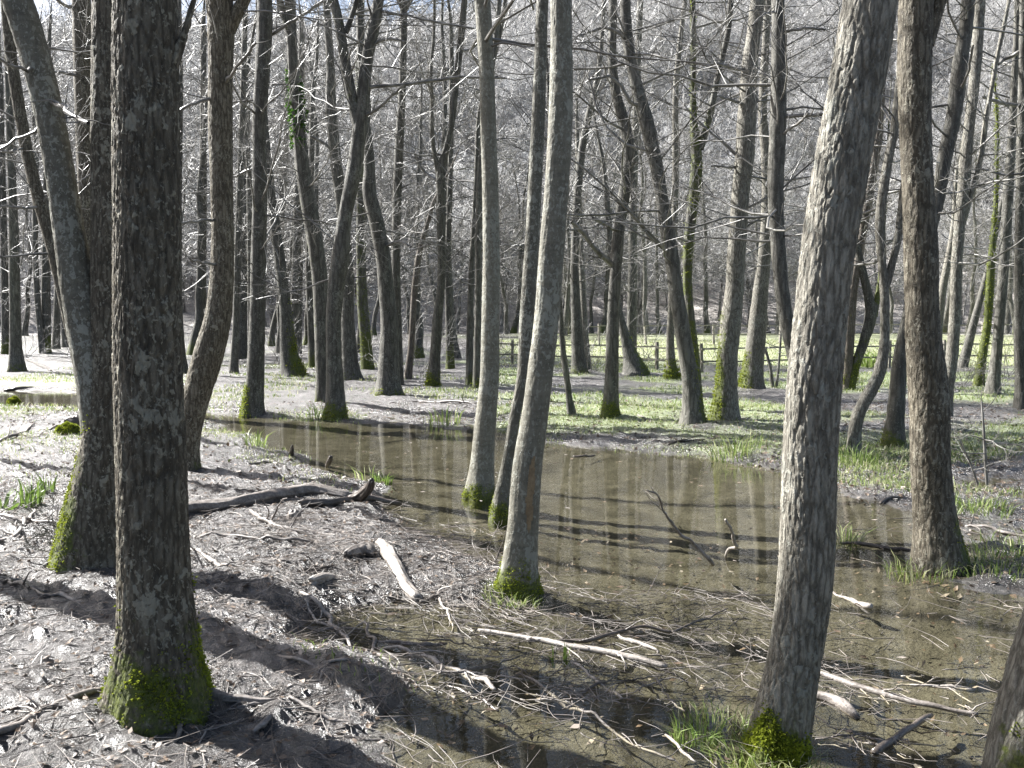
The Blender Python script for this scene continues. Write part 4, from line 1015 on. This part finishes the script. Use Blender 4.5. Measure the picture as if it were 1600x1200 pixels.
FB("dark bent branch curving over the pale flaking log", [(820, 1000, 7), (870, 1005, 8), (920, 1006, 8), (960, 994, 7), (1005, 985, 6), (1050, 988, 5), (1085, 977, 4), (1130, 955, 3)], DEAD_WET, shoots=7)
FB("level grey stick in front of the winding branch, lying in the water", [(580, 1004, 6), (620, 1006, 8), (660, 1009, 8), (697, 1009, 5)], DEAD, shoots=1)
FB("mottled branch floating end-on near the dark shadow, frayed at its lower end", [(600, 1012, 4), (640, 1022, 8), (680, 1034, 11), (715, 1048, 11), (745, 1062, 10), (772, 1078, 8)], DEAD_PALE, shoots=6)
FB("reddish thin stick crossing the mottled frayed branch", [(672, 1049, 4), (710, 1052, 5), (745, 1056, 5), (775, 1062, 3)], DEAD, shoots=1)
FB("dark half-sunk snag below the mottled frayed branch", [(700, 1075, 5), (730, 1085, 8), (755, 1095, 8), (778, 1112, 6)], DEAD_WET, shoots=4)
FB("smooth brown stick on the mud edging the dark shadow", [(372, 1013, 4), (410, 1024, 7), (450, 1034, 7), (500, 1044, 7), (544, 1048, 5)], DEAD, shoots=2)
FB("long pinkish stick on the bright mud, bent towards the water", [(390, 1090, 6), (430, 1094, 7), (460, 1102, 8), (490, 1118, 8), (515, 1135, 8), (562, 1148, 6)], DEAD, shoots=3)
FB("straight stick lying under the long pinkish one", [(340, 1108, 4), (380, 1106, 5), (420, 1105, 6), (455, 1102, 4)], DEAD)
FB("short thick stub half buried in the mud below the pinkish stick", [(396, 1152, 8), (412, 1142, 13), (424, 1132, 8)], DEAD)
FB("thick pale branch lying on the mud against the mossy foot of the thickest trunk", [(-20, 1172, 17), (30, 1145, 16), (75, 1122, 15), (120, 1103, 15), (168, 1080, 13)], DEAD, shoots=3)
FB("dark stick tucked along the thick pale branch at the trunk's foot", [(-10, 1150, 7), (35, 1132, 8), (75, 1114, 6)], DEAD_WET)
FB("short stick standing out of the mud in front of the thickest trunk", [(258, 1176, 9), (272, 1156, 9), (285, 1136, 9), (298, 1120, 8)], DEAD)
FB("root running out over the mud from the thickest trunk's foot", [(322, 1092, 26), (352, 1096, 18), (390, 1099, 13), (432, 1101, 8)], DEAD, "exposed_root", "root")
FB("thin stick beside the exposed root, lying in the trunk's shadow", [(312, 1158, 3), (320, 1145, 4), (332, 1126, 3)], DEAD_PALE)
FB("long slender brown branch running under water towards the picture's bottom", [(806, 1058, 5), (840, 1070, 6), (880, 1088, 7), (920, 1118, 6), (965, 1148, 5), (1010, 1170, 5), (1060, 1198, 4)], DEAD, shoots=3)
FB("pale stick slanting down across the shallows in front of the pale flaking log", [(893, 1034, 6), (918, 1052, 6), (945, 1074, 6), (975, 1098, 5)], DEAD_PALE)
FB("dark stick crossing the pale slanting stick", [(890, 1094, 4), (925, 1078, 5), (950, 1062, 5), (970, 1050, 4)], DEAD_WET)
FB("thin arched twig in the open shallows", [(1025, 1064, 5), (1035, 1080, 4), (1050, 1098, 4), (1068, 1112, 3)], DEAD)
FB("straight peeled stick near the grassy foot of the big leaning tree", [(1041, 1151, 6), (1055, 1167, 6), (1070, 1180, 6), (1088, 1192, 5)], DEAD_PALE)
FB("broken pale branch end pointing at the open water", [(965, 996, 6), (985, 1003, 9), (1010, 1012, 8), (1030, 1020, 5)], DEAD_PALE, shoots=2)
FB("long wet log floating beside the big leaning tree", [(1278, 1056, 11), (1350, 1078, 12), (1430, 1100, 12), (1528, 1117, 9)], DEAD, "fallen_log", "log", shoots=3)
FB("short rotten log chunk by the foot of the big leaning tree", [(1268, 1088, 16), (1295, 1098, 18), (1318, 1108, 22), (1340, 1124, 14)], DEAD, "fallen_log", "log")
FB("submerged olive branch between the long wet log and the corner trunk", [(1365, 1182, 16), (1455, 1122, 11)], DEAD_WET, "fallen_log", "log")
FB("short cut end of branch poking up from the middle of the water", [(1300, 928, 5), (1322, 936, 7), (1342, 944, 11), (1360, 953, 12)], DEAD_PALE, shoots=1)
FB("small pale stick floating past the long wet log", [(1400, 1070, 3), (1440, 1072, 4), (1480, 1073, 6), (1517, 1077, 7)], DEAD_PALE, shoots=2)
FB("thin stick lying near the corner trunk across the submerged branch", [(1340, 1154, 4), (1375, 1158, 6), (1405, 1168, 4)], DEAD_PALE, shoots=2)
FB("bare forked branch rising out of the open water", [(1112, 882, 6), (1090, 855, 6), (1065, 830, 6), (1050, 815, 5), (1035, 795, 4), (1022, 775, 3), (1007, 766, 2)], DEAD, stand=(1112, 882), shoots=5)
FB("single white bent twig rising out of the water beside the forked branch", [(1132, 870, 4), (1141, 860, 5), (1151, 852, 5), (1143, 832, 5), (1133, 810, 4)], DEAD_PALE, stand=(1132, 870), shoots=1)
FB("shiny wet stick lying in the water against the tall dark marsh-edge tree", [(1310, 850, 5), (1345, 853, 8), (1390, 858, 9), (1428, 862, 7)], DEAD_WET, shoots=3)
FB("dark drifting stick in the marsh shallows", [(1375, 788, 5), (1390, 783, 6), (1405, 779, 4)], DEAD_WET)
FB("pale stick lying in the grassy marsh at the picture's edge", [(1500, 822, 5), (1540, 828, 6), (1580, 834, 6), (1620, 840, 5)], DEAD, shoots=4)
FB("dark log lying on the grassy far bank by the strongly slanting tree", [(1045, 695, 4), (1090, 689, 5), (1130, 688, 5), (1160, 685, 4)], DEAD_WET, shoots=2)
FB("long thin fallen branch on the far bank beyond the stout-footed tree", [(610, 629, 3), (650, 627, 4), (700, 630, 4), (745, 634, 3)], DEAD_WET, shoots=3)
FB("dark fallen branch across the inlet by the flaring-footed tree", [(8, 610, 5), (30, 607, 6), (52, 604, 4)], DEAD_WET)
FB("fallen branch beside the flaring-footed tree's shadow", [(42, 562, 4), (58, 570, 5), (80, 580, 4)], DEAD_WET)
FB("grey branch lying over the mud to the left of the twin-stemmed tree", [(-20, 808, 6), (20, 815, 8), (60, 820, 8), (105, 822, 5)], DEAD, shoots=4)
FB("forked stick propped against the grey branch near the twin-stemmed tree", [(0, 850, 6), (25, 838, 8), (40, 826, 7), (50, 808, 6), (55, 798, 4)], DEAD_PALE, shoots=2)
FB("exposed root bent over the mud at the twin-stemmed tree's foot", [(70, 848, 6), (90, 852, 9), (112, 858, 10), (134, 872, 8)], DEAD_PALE, "exposed_root", "root", shoots=2)
FB("dark branch lying in the shade below the twin-stemmed tree", [(-10, 905, 6), (25, 916, 9), (60, 930, 9), (85, 938, 6)], DEAD_WET, shoots=2)
FB("pale broken branch in the sun patch beside the thickest trunk", [(72, 934, 9), (95, 934, 9), (112, 940, 7), (128, 946, 5)], DEAD_PALE, shoots=1)
FB("forked stick on the far mud by the mossy stump", [(-5, 690, 5), (20, 683, 6), (40, 676, 6), (52, 670, 4)], DEAD, shoots=2)
FB("thin stick leaning on the small moss-covered stump", [(58, 684, 5), (75, 676, 5), (92, 670, 4)], DEAD, shoots=1)
FB("upright snag of root at the muddy point of the bank", [(510, 728, 5), (514, 722, 9), (517, 714, 6)], DEAD_WET, "root_stump", "root", stand=(512, 730))
FB("small dark stub standing on the mud point near the green sedge", [(455, 710, 9), (456, 702, 6), (457, 696, 3)], DEAD_WET, "root_stump", "root", stand=(455, 712))
FB("dark curved root lying on the bright mud point", [(390, 724, 5), (410, 720, 6), (430, 722, 5), (448, 728, 4)], DEAD_WET, shoots=1)
FB("floating dark twig out from the far shore", [(895, 714, 3), (912, 714, 4), (930, 712, 3)], DEAD_WET)
FB("long thin branch arched over the far bank between the slanting tree and the water", [(995, 650, 3), (1010, 655, 4), (1020, 660, 3)], DEAD)
# random sticks of the debris pile: each a branch of its own
rs_ = np.random.default_rng(321)
zones = [((300, 560, 800, 930), 46), ((500, 780, 900, 1010), 52), ((800, 1120, 960, 1110), 34), ((0, 190, 700, 1190), 34), ((300, 560, 1020, 1190), 24), ((1290, 1520, 1040, 1190), 26), ((1320, 1600, 720, 900), 22), ((0, 140, 650, 760), 10)]
n_st = 0
for (x0, x1, y0, y1), cnt in zones:
    for _ in range(cnt):
        x, y = rs_.uniform(x0, x1), rs_.uniform(y0, y1)
        L = rs_.uniform(16, 90) * (y - 450) / 450; a = rs_.normal(0.25, 0.5)
        dx, dy = L * math.cos(a), L * math.sin(a) * 0.4; b = rs_.normal(0, 0.09 * L)
        w = rs_.uniform(1.2, 3.0) * (y - 450) / 450
        wet = 650 < x < 1250 and y > 930
        m = [DEAD, DEAD_PALE, DEAD_WET][int(rs_.choice(3, p=[.5, .27, .23]))]
        FB("small bare stick lying among the woody debris on the mud and shallows", [(x - dx / 2, y - dy / 2, w * .8), (x, y + b * 0.3, w), (x + dx / 2, y + dy / 2, w * .6)], m, shoots=int(rs_.integers(1, 4)), sides=6, group="small sticks of the debris")

# ------------------------------------------------------------------ mossy stump and stones
def lump(label, px, py, w, h, mat, name, cat, seed, moss=0):
    g = ground_at(px, py); s = g[1] / F_PX
    n, m = 26, 40
    ph = np.linspace(0.0, math.pi * 0.62, n)[:, None]; th = np.linspace(0, 2 * math.pi, m, endpoint=False)[None]
    d = np.stack([np.sin(ph) * np.cos(th), np.sin(ph) * np.sin(th), np.cos(ph) * np.ones_like(th)], -1).reshape(-1, 3)
    k = 0.65 + 0.8 * fbm(d[:, 0] * 1.8 + seed, d[:, 1] * 1.8, d[:, 2] * 1.8, 4, seed)
    V = d * k[:, None] * np.array([w * s / 2, w * s / 2.2, h * s]); 
    i = np.arange(n - 1)[:, None] * m; j = np.arange(m)[None]; j2 = (j + 1) % m
    F = np.stack([i + j, i + m + j, i + m + j2, i + j2], -1).reshape(-1, 4)
    e = empty(name, (g[0], g[1], g[2])); thing(e, label, cat)
    link("body", mesh_from("body", V, F, mat, True, {"moss": np.full(len(V), moss)}), e)
    if moss:
        rng = np.random.default_rng(seed); sel = rng.choice(len(V), 1500)
        tv, tf = tufts(V[sel], d[sel], rng, 0.018, 3); o = link("moss", mesh_from("moss", tv, tf, MOSS, False), e); o["kind"] = "stuff"
lump("small moss-covered stump on the mud by the inlet", 105, 680, 36, 16, BARK_ROUGH, "mossy_stump", "stump", 3, 1.2)
lump("low brown earth-covered stump behind the small moss-covered one", 118, 663, 34, 13, DEAD_WET, "old_stump", "stump", 4)
lump("tiny moss cushion on the mud at the inlet's edge", 22, 628, 16, 7, BARK_ROUGH, "mossy_stone", "stone", 5, 1.2)
lump("grey stone half sunk in the mud below the thick log", 460, 812, 20, 14, DEAD, "stone", "stone", 6)

# ------------------------------------------------------------------ grass and sedge
def blades(cx, cy, n, spread, hgt, wid, rng, bend=0.5, tone=(0, .6)):
    a = rng.uniform(0, 6.28, n); r = spread * np.sqrt(rng.uniform(0, 1, n))
    x, y = cx + r * np.cos(a), cy + r * np.sin(a)
    z = np.maximum(height(x, y), -0.03) - 0.01
    h = hgt * rng.uniform(0.5, 1.2, n); b = bend * h * rng.uniform(0.2, 1.3, n); oa = a + rng.normal(0, 0.9, n)
    w = wid * rng.uniform(0.7, 1.3, n); pa = rng.uniform(0, 6.28, n); px_, py_ = np.cos(pa) * w / 2, np.sin(pa) * w / 2
    V = np.empty((n, 5, 3)); bx, by = np.cos(oa) * b, np.sin(oa) * b
    V[:, 0] = np.stack([x - px_, y - py_, z], 1); V[:, 1] = np.stack([x + px_, y + py_, z], 1)
    V[:, 2] = np.stack([x + px_ * .8 + bx * .3, y + py_ * .8 + by * .3, z + h * .62], 1); V[:, 3] = np.stack([x - px_ * .8 + bx * .3, y - py_ * .8 + by * .3, z + h * .62], 1)
    V[:, 4] = np.stack([x + bx, y + by, z + h * .95], 1)
    i = np.arange(n) * 5
    F = np.concatenate([np.stack([i, i + 1, i + 2], 1), np.stack([i, i + 2, i + 3], 1), np.stack([i + 3, i + 2, i + 4], 1)])
    t = np.repeat(rng.uniform(tone[0], tone[1], n), 5)
    return V.reshape(-1, 3), F, t
rg = np.random.default_rng(99)
def tuft_thing(label, px, py, n, spread, hgt, wid, bend=0.6, tone=(0, .6), name="grass_tuft", cat="grass tuft"):
    g = ground_at(px, py)
    v, f, t = blades(g[0], g[1], n, spread, hgt, wid, rg, bend, tone)
    o = link(name, mesh_from(name, v - g, f, GRASS, False, {"tone": t}), None, g); thing(o, label, cat)
    return o
tuft_thing("grassy fringe round the foot of the big sunlit leaning tree", 1185, 1178, 300, 0.18, 0.08, 0.005, 1.4, (0.25, 1.0))
tuft_thing("grass clump in front of the big sunlit leaning tree's foot, at the picture's bottom", 1235, 1200, 180, 0.12, 0.09, 0.005, 1.4, (0.2, 1.0))
tuft_thing("small bluish grass clump in the shallows near the big leaning tree", 1088, 1155, 90, 0.09, 0.11, 0.006, 0.9, (0, 0.6))
tuft_thing("thin grass spreading between the bluish clump and the big leaning tree", 1120, 1130, 150, 0.16, 0.09, 0.005, 0.9, (0.1, 0.9))
tuft_thing("sunlit short grass at the scarred centre tree's foot", 802, 938, 320, 0.17, 0.07, 0.005, 0.8, (0.1, 0.9))
tuft_thing("few upright green sedge leaves among the pale flaking log's sticks", 875, 1032, 16, 0.04, 0.12, 0.011, 0.4, (0, 0.35))
tuft_thing("broad-leaved green plant on the mud before the twin-stemmed tree", 45, 790, 34, 0.10, 0.22, 0.02, 0.7, (0, 0.3), "leafy_plant", "plant")
tuft_thing("second green plant nearer the twin-stemmed tree's mossy foot", 72, 772, 22, 0.07, 0.18, 0.016, 0.6, (0, 0.3), "leafy_plant", "plant")
tuft_thing("green blade cluster lying low at the picture's edge by the mud plants", 8, 795, 14, 0.08, 0.14, 0.03, 1.2, (0, 0.3), "leafy_plant", "plant")
tuft_thing("sedge tuft at the tip of the mud point", 400, 696, 34, 0.13, 0.24, 0.014, 0.8, (0.2, 0.7), "sedge_tuft", "sedge")
tuft_thing("water plant with leaves floating by the end of the thick log", 597, 757, 60, 0.10, 0.12, 0.012, 0.8, (0, 0.4), "water_plant", "plant")
tuft_thing("pale arching sedge beside the floating water plant", 573, 752, 12, 0.12, 0.2, 0.012, 1.3, (0.4, 1.0), "sedge_tuft", "sedge")
tuft_thing("bright sedge at the foot of the Y-forked tree", 510, 654, 60, 0.28, 0.34, 0.014, 0.6, (0, 0.5), "sedge_tuft", "sedge")
tuft_thing("sedge standing in the shallows past the Y-forked tree", 692, 664, 40, 0.3, 0.3, 0.016, 0.6, (0.1, 0.8), "sedge_tuft", "sedge")
tuft_thing("big sedge tussock at the shore near the slanting tree", 1150, 712, 110, 0.30, 0.24, 0.010, 1.0, (0, 0.8), "sedge_tuft", "sedge")
tuft_thing("green tussock in front of the S-curved tree's foot", 1341, 728, 110, 0.20, 0.22, 0.011, 0.9, (0, 0.6), "sedge_tuft", "sedge")
tuft_thing("arching pale grass tuft in the water left of the marsh-edge tree", 1322, 848, 70, 0.10, 0.16, 0.008, 1.2, (0.1, 1.0))
tuft_thing("grass around the marsh-edge tree's foot", 1440, 896, 120, 0.2, 0.12, 0.007, 1.0, (0.1, 0.9))
tuft_thing("dark rushy clump beside the marsh-edge tree's foot", 1560, 895, 150, 0.22, 0.10, 0.006, 1.2, (0.0, 0.9))
tuft_thing("thick grass clump at the picture's edge on the marsh", 1590, 865, 190, 0.3, 0.11, 0.006, 1.2, (0.0, 0.9))
tuft_thing("light green grass clump in the middle of the marsh", 1520, 800, 200, 0.3, 0.13, 0.008, 1.0, (0.0, 0.8))
tuft_thing("fern-like bright green plant by the fence beyond the X-shaped stems", 1362, 572, 60, 0.35, 0.6, 0.05, 0.8, (0.2, 0.6), "green_plant", "plant")

# --- loose ground grass of the far bank, the marsh and the meadow
A = Acc()
def scatter_grass(x0, x1, y0, y1, n, hgt, wid, tone, cond):
    x, y = rg.uniform(x0, x1, n), rg.uniform(y0, y1, n)
    p = fbm(x * 0.55, y * 0.55, 3.0, 3, 31); z = height(x, y); sd = signed_dist(POND, x, y)
    ok = cond(x, y, p, z, sd); x, y = x[ok], y[ok]
    for cx, cy in [(0, 0)]:
        m = len(x); v, f, t = blades(0, 0, m, 0, hgt, wid, rg, 0.8, tone)
        z = np.maximum(height(x, y), -0.02)
        off = np.repeat(np.stack([x, y, z - np.maximum(float(height(np.array([0.]), np.array([0.]))[0]), -0.03)], 1), 5, 0)
        A.add(v + off, f, t)
scatter_grass(-9, 10, 8.0, 16.0, 60000, 0.055, 0.009, (0.15, 1.0), lambda x, y, p, z, sd: (p > 0.50 + 0.1 * rg.uniform(-1, 1, len(x))) & (z > -0.02) & (sd > -0.15) & (y > 7 + 0.25 * np.abs(x)))
scatter_grass(-14, 14, 15, 30, 34000, 0.085, 0.018, (0.15, 1.0), lambda x, y, p, z, sd: (p > 0.48) & (z > 0.0))
scatter_grass(2.5, 7.5, 5.5, 11, 14000, 0.08, 0.008, (0.05, 1.0), lambda x, y, p, z, sd: (p > 0.5) & (z > -0.015) & (signed_dist(MARSH, x, y) < 0.4))
scatter_grass(-3.5, 1.0, 3.6, 8, 6000, 0.05, 0.006, (0.1, 0.8), lambda x, y, p, z, sd: (p > 0.62) & (z > -0.01) & (np.abs(sd) < 0.7))
scatter_grass(-2, 26, 29, 46, 16000, 0.08, 0.035, (0.4, 1.0), lambda x, y, p, z, sd: x > -1)
o = link("grass", A.mesh("grass", GRASS, False, "tone")); o["kind"] = "stuff"
thing(o, "sparse sunlit grass over the far bank, marsh and meadow", "grass")

# --- dead leaves and twig litter
def litter(n, x0, x1, y0, y1, cond, size):
    x, y = rg.uniform(x0, x1, n), rg.uniform(y0, y1, n)
    z = height(x, y); ok = cond(x, y, z); x, y, z = x[ok], y[ok], z[ok]; n = len(x)
    s = size * rg.uniform(0.5, 1.3, n); a = rg.uniform(0, 6.28, n)
    loc = np.array([[-1, 0, 0.15], [-0.1, -0.55, 0.0], [1, 0, 0.2], [0.1, 0.55, 0.0], [0, 0, -0.12]])
    ca, sa = np.cos(a), np.sin(a); tl = rg.normal(0, 0.32, (n, 2)); cu = rg.uniform(-1.2, 1.6, n)
    V = np.empty((n, 5, 3))
    for k in range(5):
        lx, ly, lz = loc[k] * np.array([1, 1, 1]) * 0.5
        wx, wy = (lx * ca - ly * sa) * s, (lx * sa + ly * ca) * s
        V[:, k] = np.stack([x + wx, y + wy, np.maximum(z, -0.03) + 0.006 + lz * s * cu + wx * tl[:, 0] + wy * tl[:, 1]], 1)
    i = np.arange(n) * 5
    F = np.concatenate([np.stack([i + q, i + (q + 1) % 4, i + 4], 1) for q in range(4)])
    return V.reshape(-1, 3), F, np.repeat(rg.uniform(0, 1, n) ** 1.2, 5)
A = Acc()
A.add(*litter(8500, -5, 0.6, 2.6, 9, lambda x, y, z: (z > -0.02) & (np.abs(x) < 0.64 * y + .3), 0.034))
A.add(*litter(9000, -9, 9, 8, 17, lambda x, y, z: (z > -0.0), 0.06))
A.add(*litter(1800, -1, 4.5, 2.6, 7, lambda x, y, z: (z <= 0.0) & (z > -0.12), 0.035))
A.add(*litter(5000, 2.2, 8, 4.5, 11, lambda x, y, z: (z > -0.03), 0.05))
v, f, t_ = litter(420, -2.5, 4.5, 3.0, 13, lambda x, y, z: z < -0.04, 0.05)
v[:, 2] = 0.004 + 0.25 * (v[:, 2] - v[:, 2].min()) % 0.006
A.add(v, f, t_)
o = link("leaf_litter", A.mesh("leaf_litter", LEAF, False, "tone")); o["kind"] = "stuff"
thing(o, "grey brown dead leaves strewn over the mud", "leaves")
A = Acc()
def twig_litter(n, x0, x1, y0, y1, cond):
    x, y = rg.uniform(x0, x1, n), rg.uniform(y0, y1, n); z = height(x, y); ok = cond(x, y, z); x, y, z = x[ok], y[ok], z[ok]; n = len(x)
    L = rg.uniform(0.06, 0.45, n) * rg.uniform(0.4, 1, n); a = rg.uniform(0, 6.28, n)
    st = np.stack([x, y, np.maximum(z, -0.004) + 0.006], 1)
    P, R = grow(st, np.stack([np.cos(a), np.sin(a), rg.normal(0.03, 0.05, n)], 1), L, rg.uniform(0.0010, 0.0030, n), 3, 0.18, 0, rg, 0.5)
    zz = np.maximum(height(P[..., 0].ravel(), P[..., 1].ravel()), -0.004).reshape(P.shape[:2]) + 0.004
    P[..., 2] = np.maximum(P[..., 2] * 0.5 + zz * 0.5, zz)
    A.add(*tubes(P, R, 3))
twig_litter(7000, -5, 1.2, 2.6, 8, lambda x, y, z: (z > -0.03))
twig_litter(900, -0.8, 4.5, 2.6, 5.2, lambda x, y, z: z < 0.02)
twig_litter(700, 2.5, 8, 4.5, 11, lambda x, y, z: z > -0.05)
twig_litter(2200, -9, 9, 8, 17, lambda x, y, z: z > -0.0)
twig_litter(1500, -1.7, 0.1, 4.3, 7.0, lambda x, y, z: z > -0.05)
twig_litter(800, -0.4, 1.5, 3.6, 5.2, lambda x, y, z: z > -0.2)
o = link("twig_litter", A.mesh("twig_litter", TWIG_GROUND)); o["kind"] = "stuff"
thing(o, "small twigs strewn over mud and shallows", "twigs")

# ------------------------------------------------------------------ saplings and bare shrubs
def sapling(label, pts, seed, nb=8, name="sapling", blen=0.5):
    rng = np.random.default_rng(seed); g = ground_at(*pts[0][:2]); Y = g[1]
    q = np.array([[*at_depth(x, y, Y), 0.5 * w * Y / F_PX] for x, y, w in pts]); q[0, 2] = g[2] - 0.05
    q, _ = resample(q, 20); e = empty(name, g); thing(e, label, "sapling")
    V, F = tubes(q[None, :, :3], q[None, :, 3], 7); link("trunk", mesh_from("trunk", V - g, F, TWIG), e)
    a, _, _ = crown_mesh(q, rng, nb, q[4, 2], TWIG, length=blen, dens=0.7, rmin=0.002); me = a.mesh("crown", TWIG); me.transform(MT(-Vector(g))); link("crown", me, e)
sapling("thin upright sapling on the marsh beside the tall dark marsh-edge tree", [(1543, 760, 5), (1539, 710, 5), (1537, 670, 4), (1534, 628, 3)], 1)
sapling("spindly side sapling leaning near the upright marsh sapling", [(1530, 755, 4), (1515, 720, 3), (1500, 690, 3)], 2, 5)
sapling("thin sapling standing before the fence near the big sunlit tree", [(1213, 604, 5), (1217, 570, 4), (1220, 530, 3), (1222, 470, 3)], 3, 8, blen=0.8)
sapling("leaning brown sapling next to the thin one before the fence", [(1208, 604, 6), (1204, 575, 5), (1196, 545, 4)], 4, 6, blen=0.8)
def shrub(label, px, py, n, hgt, seed, group=None):
    rng = np.random.default_rng(seed); g = ground_at(px, py)
    a = rng.uniform(0, 6.28, n); el = rng.uniform(0.5, 1.4, n)
    d = np.stack([np.cos(a) * np.cos(el), np.sin(a) * np.cos(el), np.sin(el)], 1); st = rng.normal(0, 0.08, (n, 3)) * np.array([1, 1, 0])
    P, R = grow(st, d, hgt * rng.uniform(.5, 1.1, n), np.full(n, 0.006 * hgt ** .5), 8, 0.15, 0.02, rng, 0.3)
    e = empty("bare_shrub", g); thing(e, label, "shrub", group)
    o = link("stems", mesh_from("stems", *tubes(P, R, 5), TWIG), e); o["kind"] = "stuff"
    s2 = side_shoots(P, R, 9, rng, 0.2, 0.7, (0.2, 0.5)); P2, R2 = grow(s2[0], s2[1], s2[2], np.maximum(s2[3], .0025), 4, .2, .02, rng, .4)
    s3 = side_shoots(P2, R2, 4, rng, 0.2, 0.7, (0.3, 0.6)); P3, R3 = grow(s3[0], s3[1], s3[2], np.maximum(s3[3], .002), 2, .2, .02, rng, .5)
    A = Acc(); A.add(*tubes(P2, np.maximum(R2, 0.002), 3)); A.add(*tubes(P3, np.maximum(R3, .002), 3)); o = link("crown", A.mesh("crown", TWIG), e)
for k, (px, py, n, h, lab) in enumerate([(600, 590, 7, 2.2, "bare twiggy shrub at the stout-footed tree"), (660, 590, 8, 2.6, "bare shrub between the reddish dead stem and the two-armed tree"),
        (830, 575, 9, 2.8, "bare shrub beyond the scarred centre tree, wide and tangled"), (925, 580, 8, 2.6, "bare shrub at the pale stem near the snapped-branch tree"),
        (1010, 560, 9, 3.0, "tall bare shrub behind the wedge-footed leaning trunk"), (1120, 560, 8, 2.6, "bare shrub in front of the fence near the knobbly mossy tree"),
        (1500, 606, 12, 1.2, "low reddish shrub at the slim grey tree's foot"), (1410, 580, 8, 2.4, "bare shrub before the fence by the X-shaped stems"),
        (110, 560, 8, 2.6, "bare shrub beyond the inlet"), (45, 560, 7, 2.2, "bare shrub by the flaring-footed tree at the inlet"), (430, 570, 8, 2.4, "bare shrub behind the green-footed shore tree"),
        (535, 575, 7, 2.6, "bare shrub behind the Y-forked tree"), (770, 570, 9, 2.8, "bare shrub behind the midstream pair"), (1570, 590, 9, 2.6, "bare shrub near the picture's edge by the fence"),
        (118, 868, 26, 0.38, "tangle of thin reddish shoots against the twin-stemmed tree's foot")]):
    shrub(lab, px, py, n, h, 700 + k)
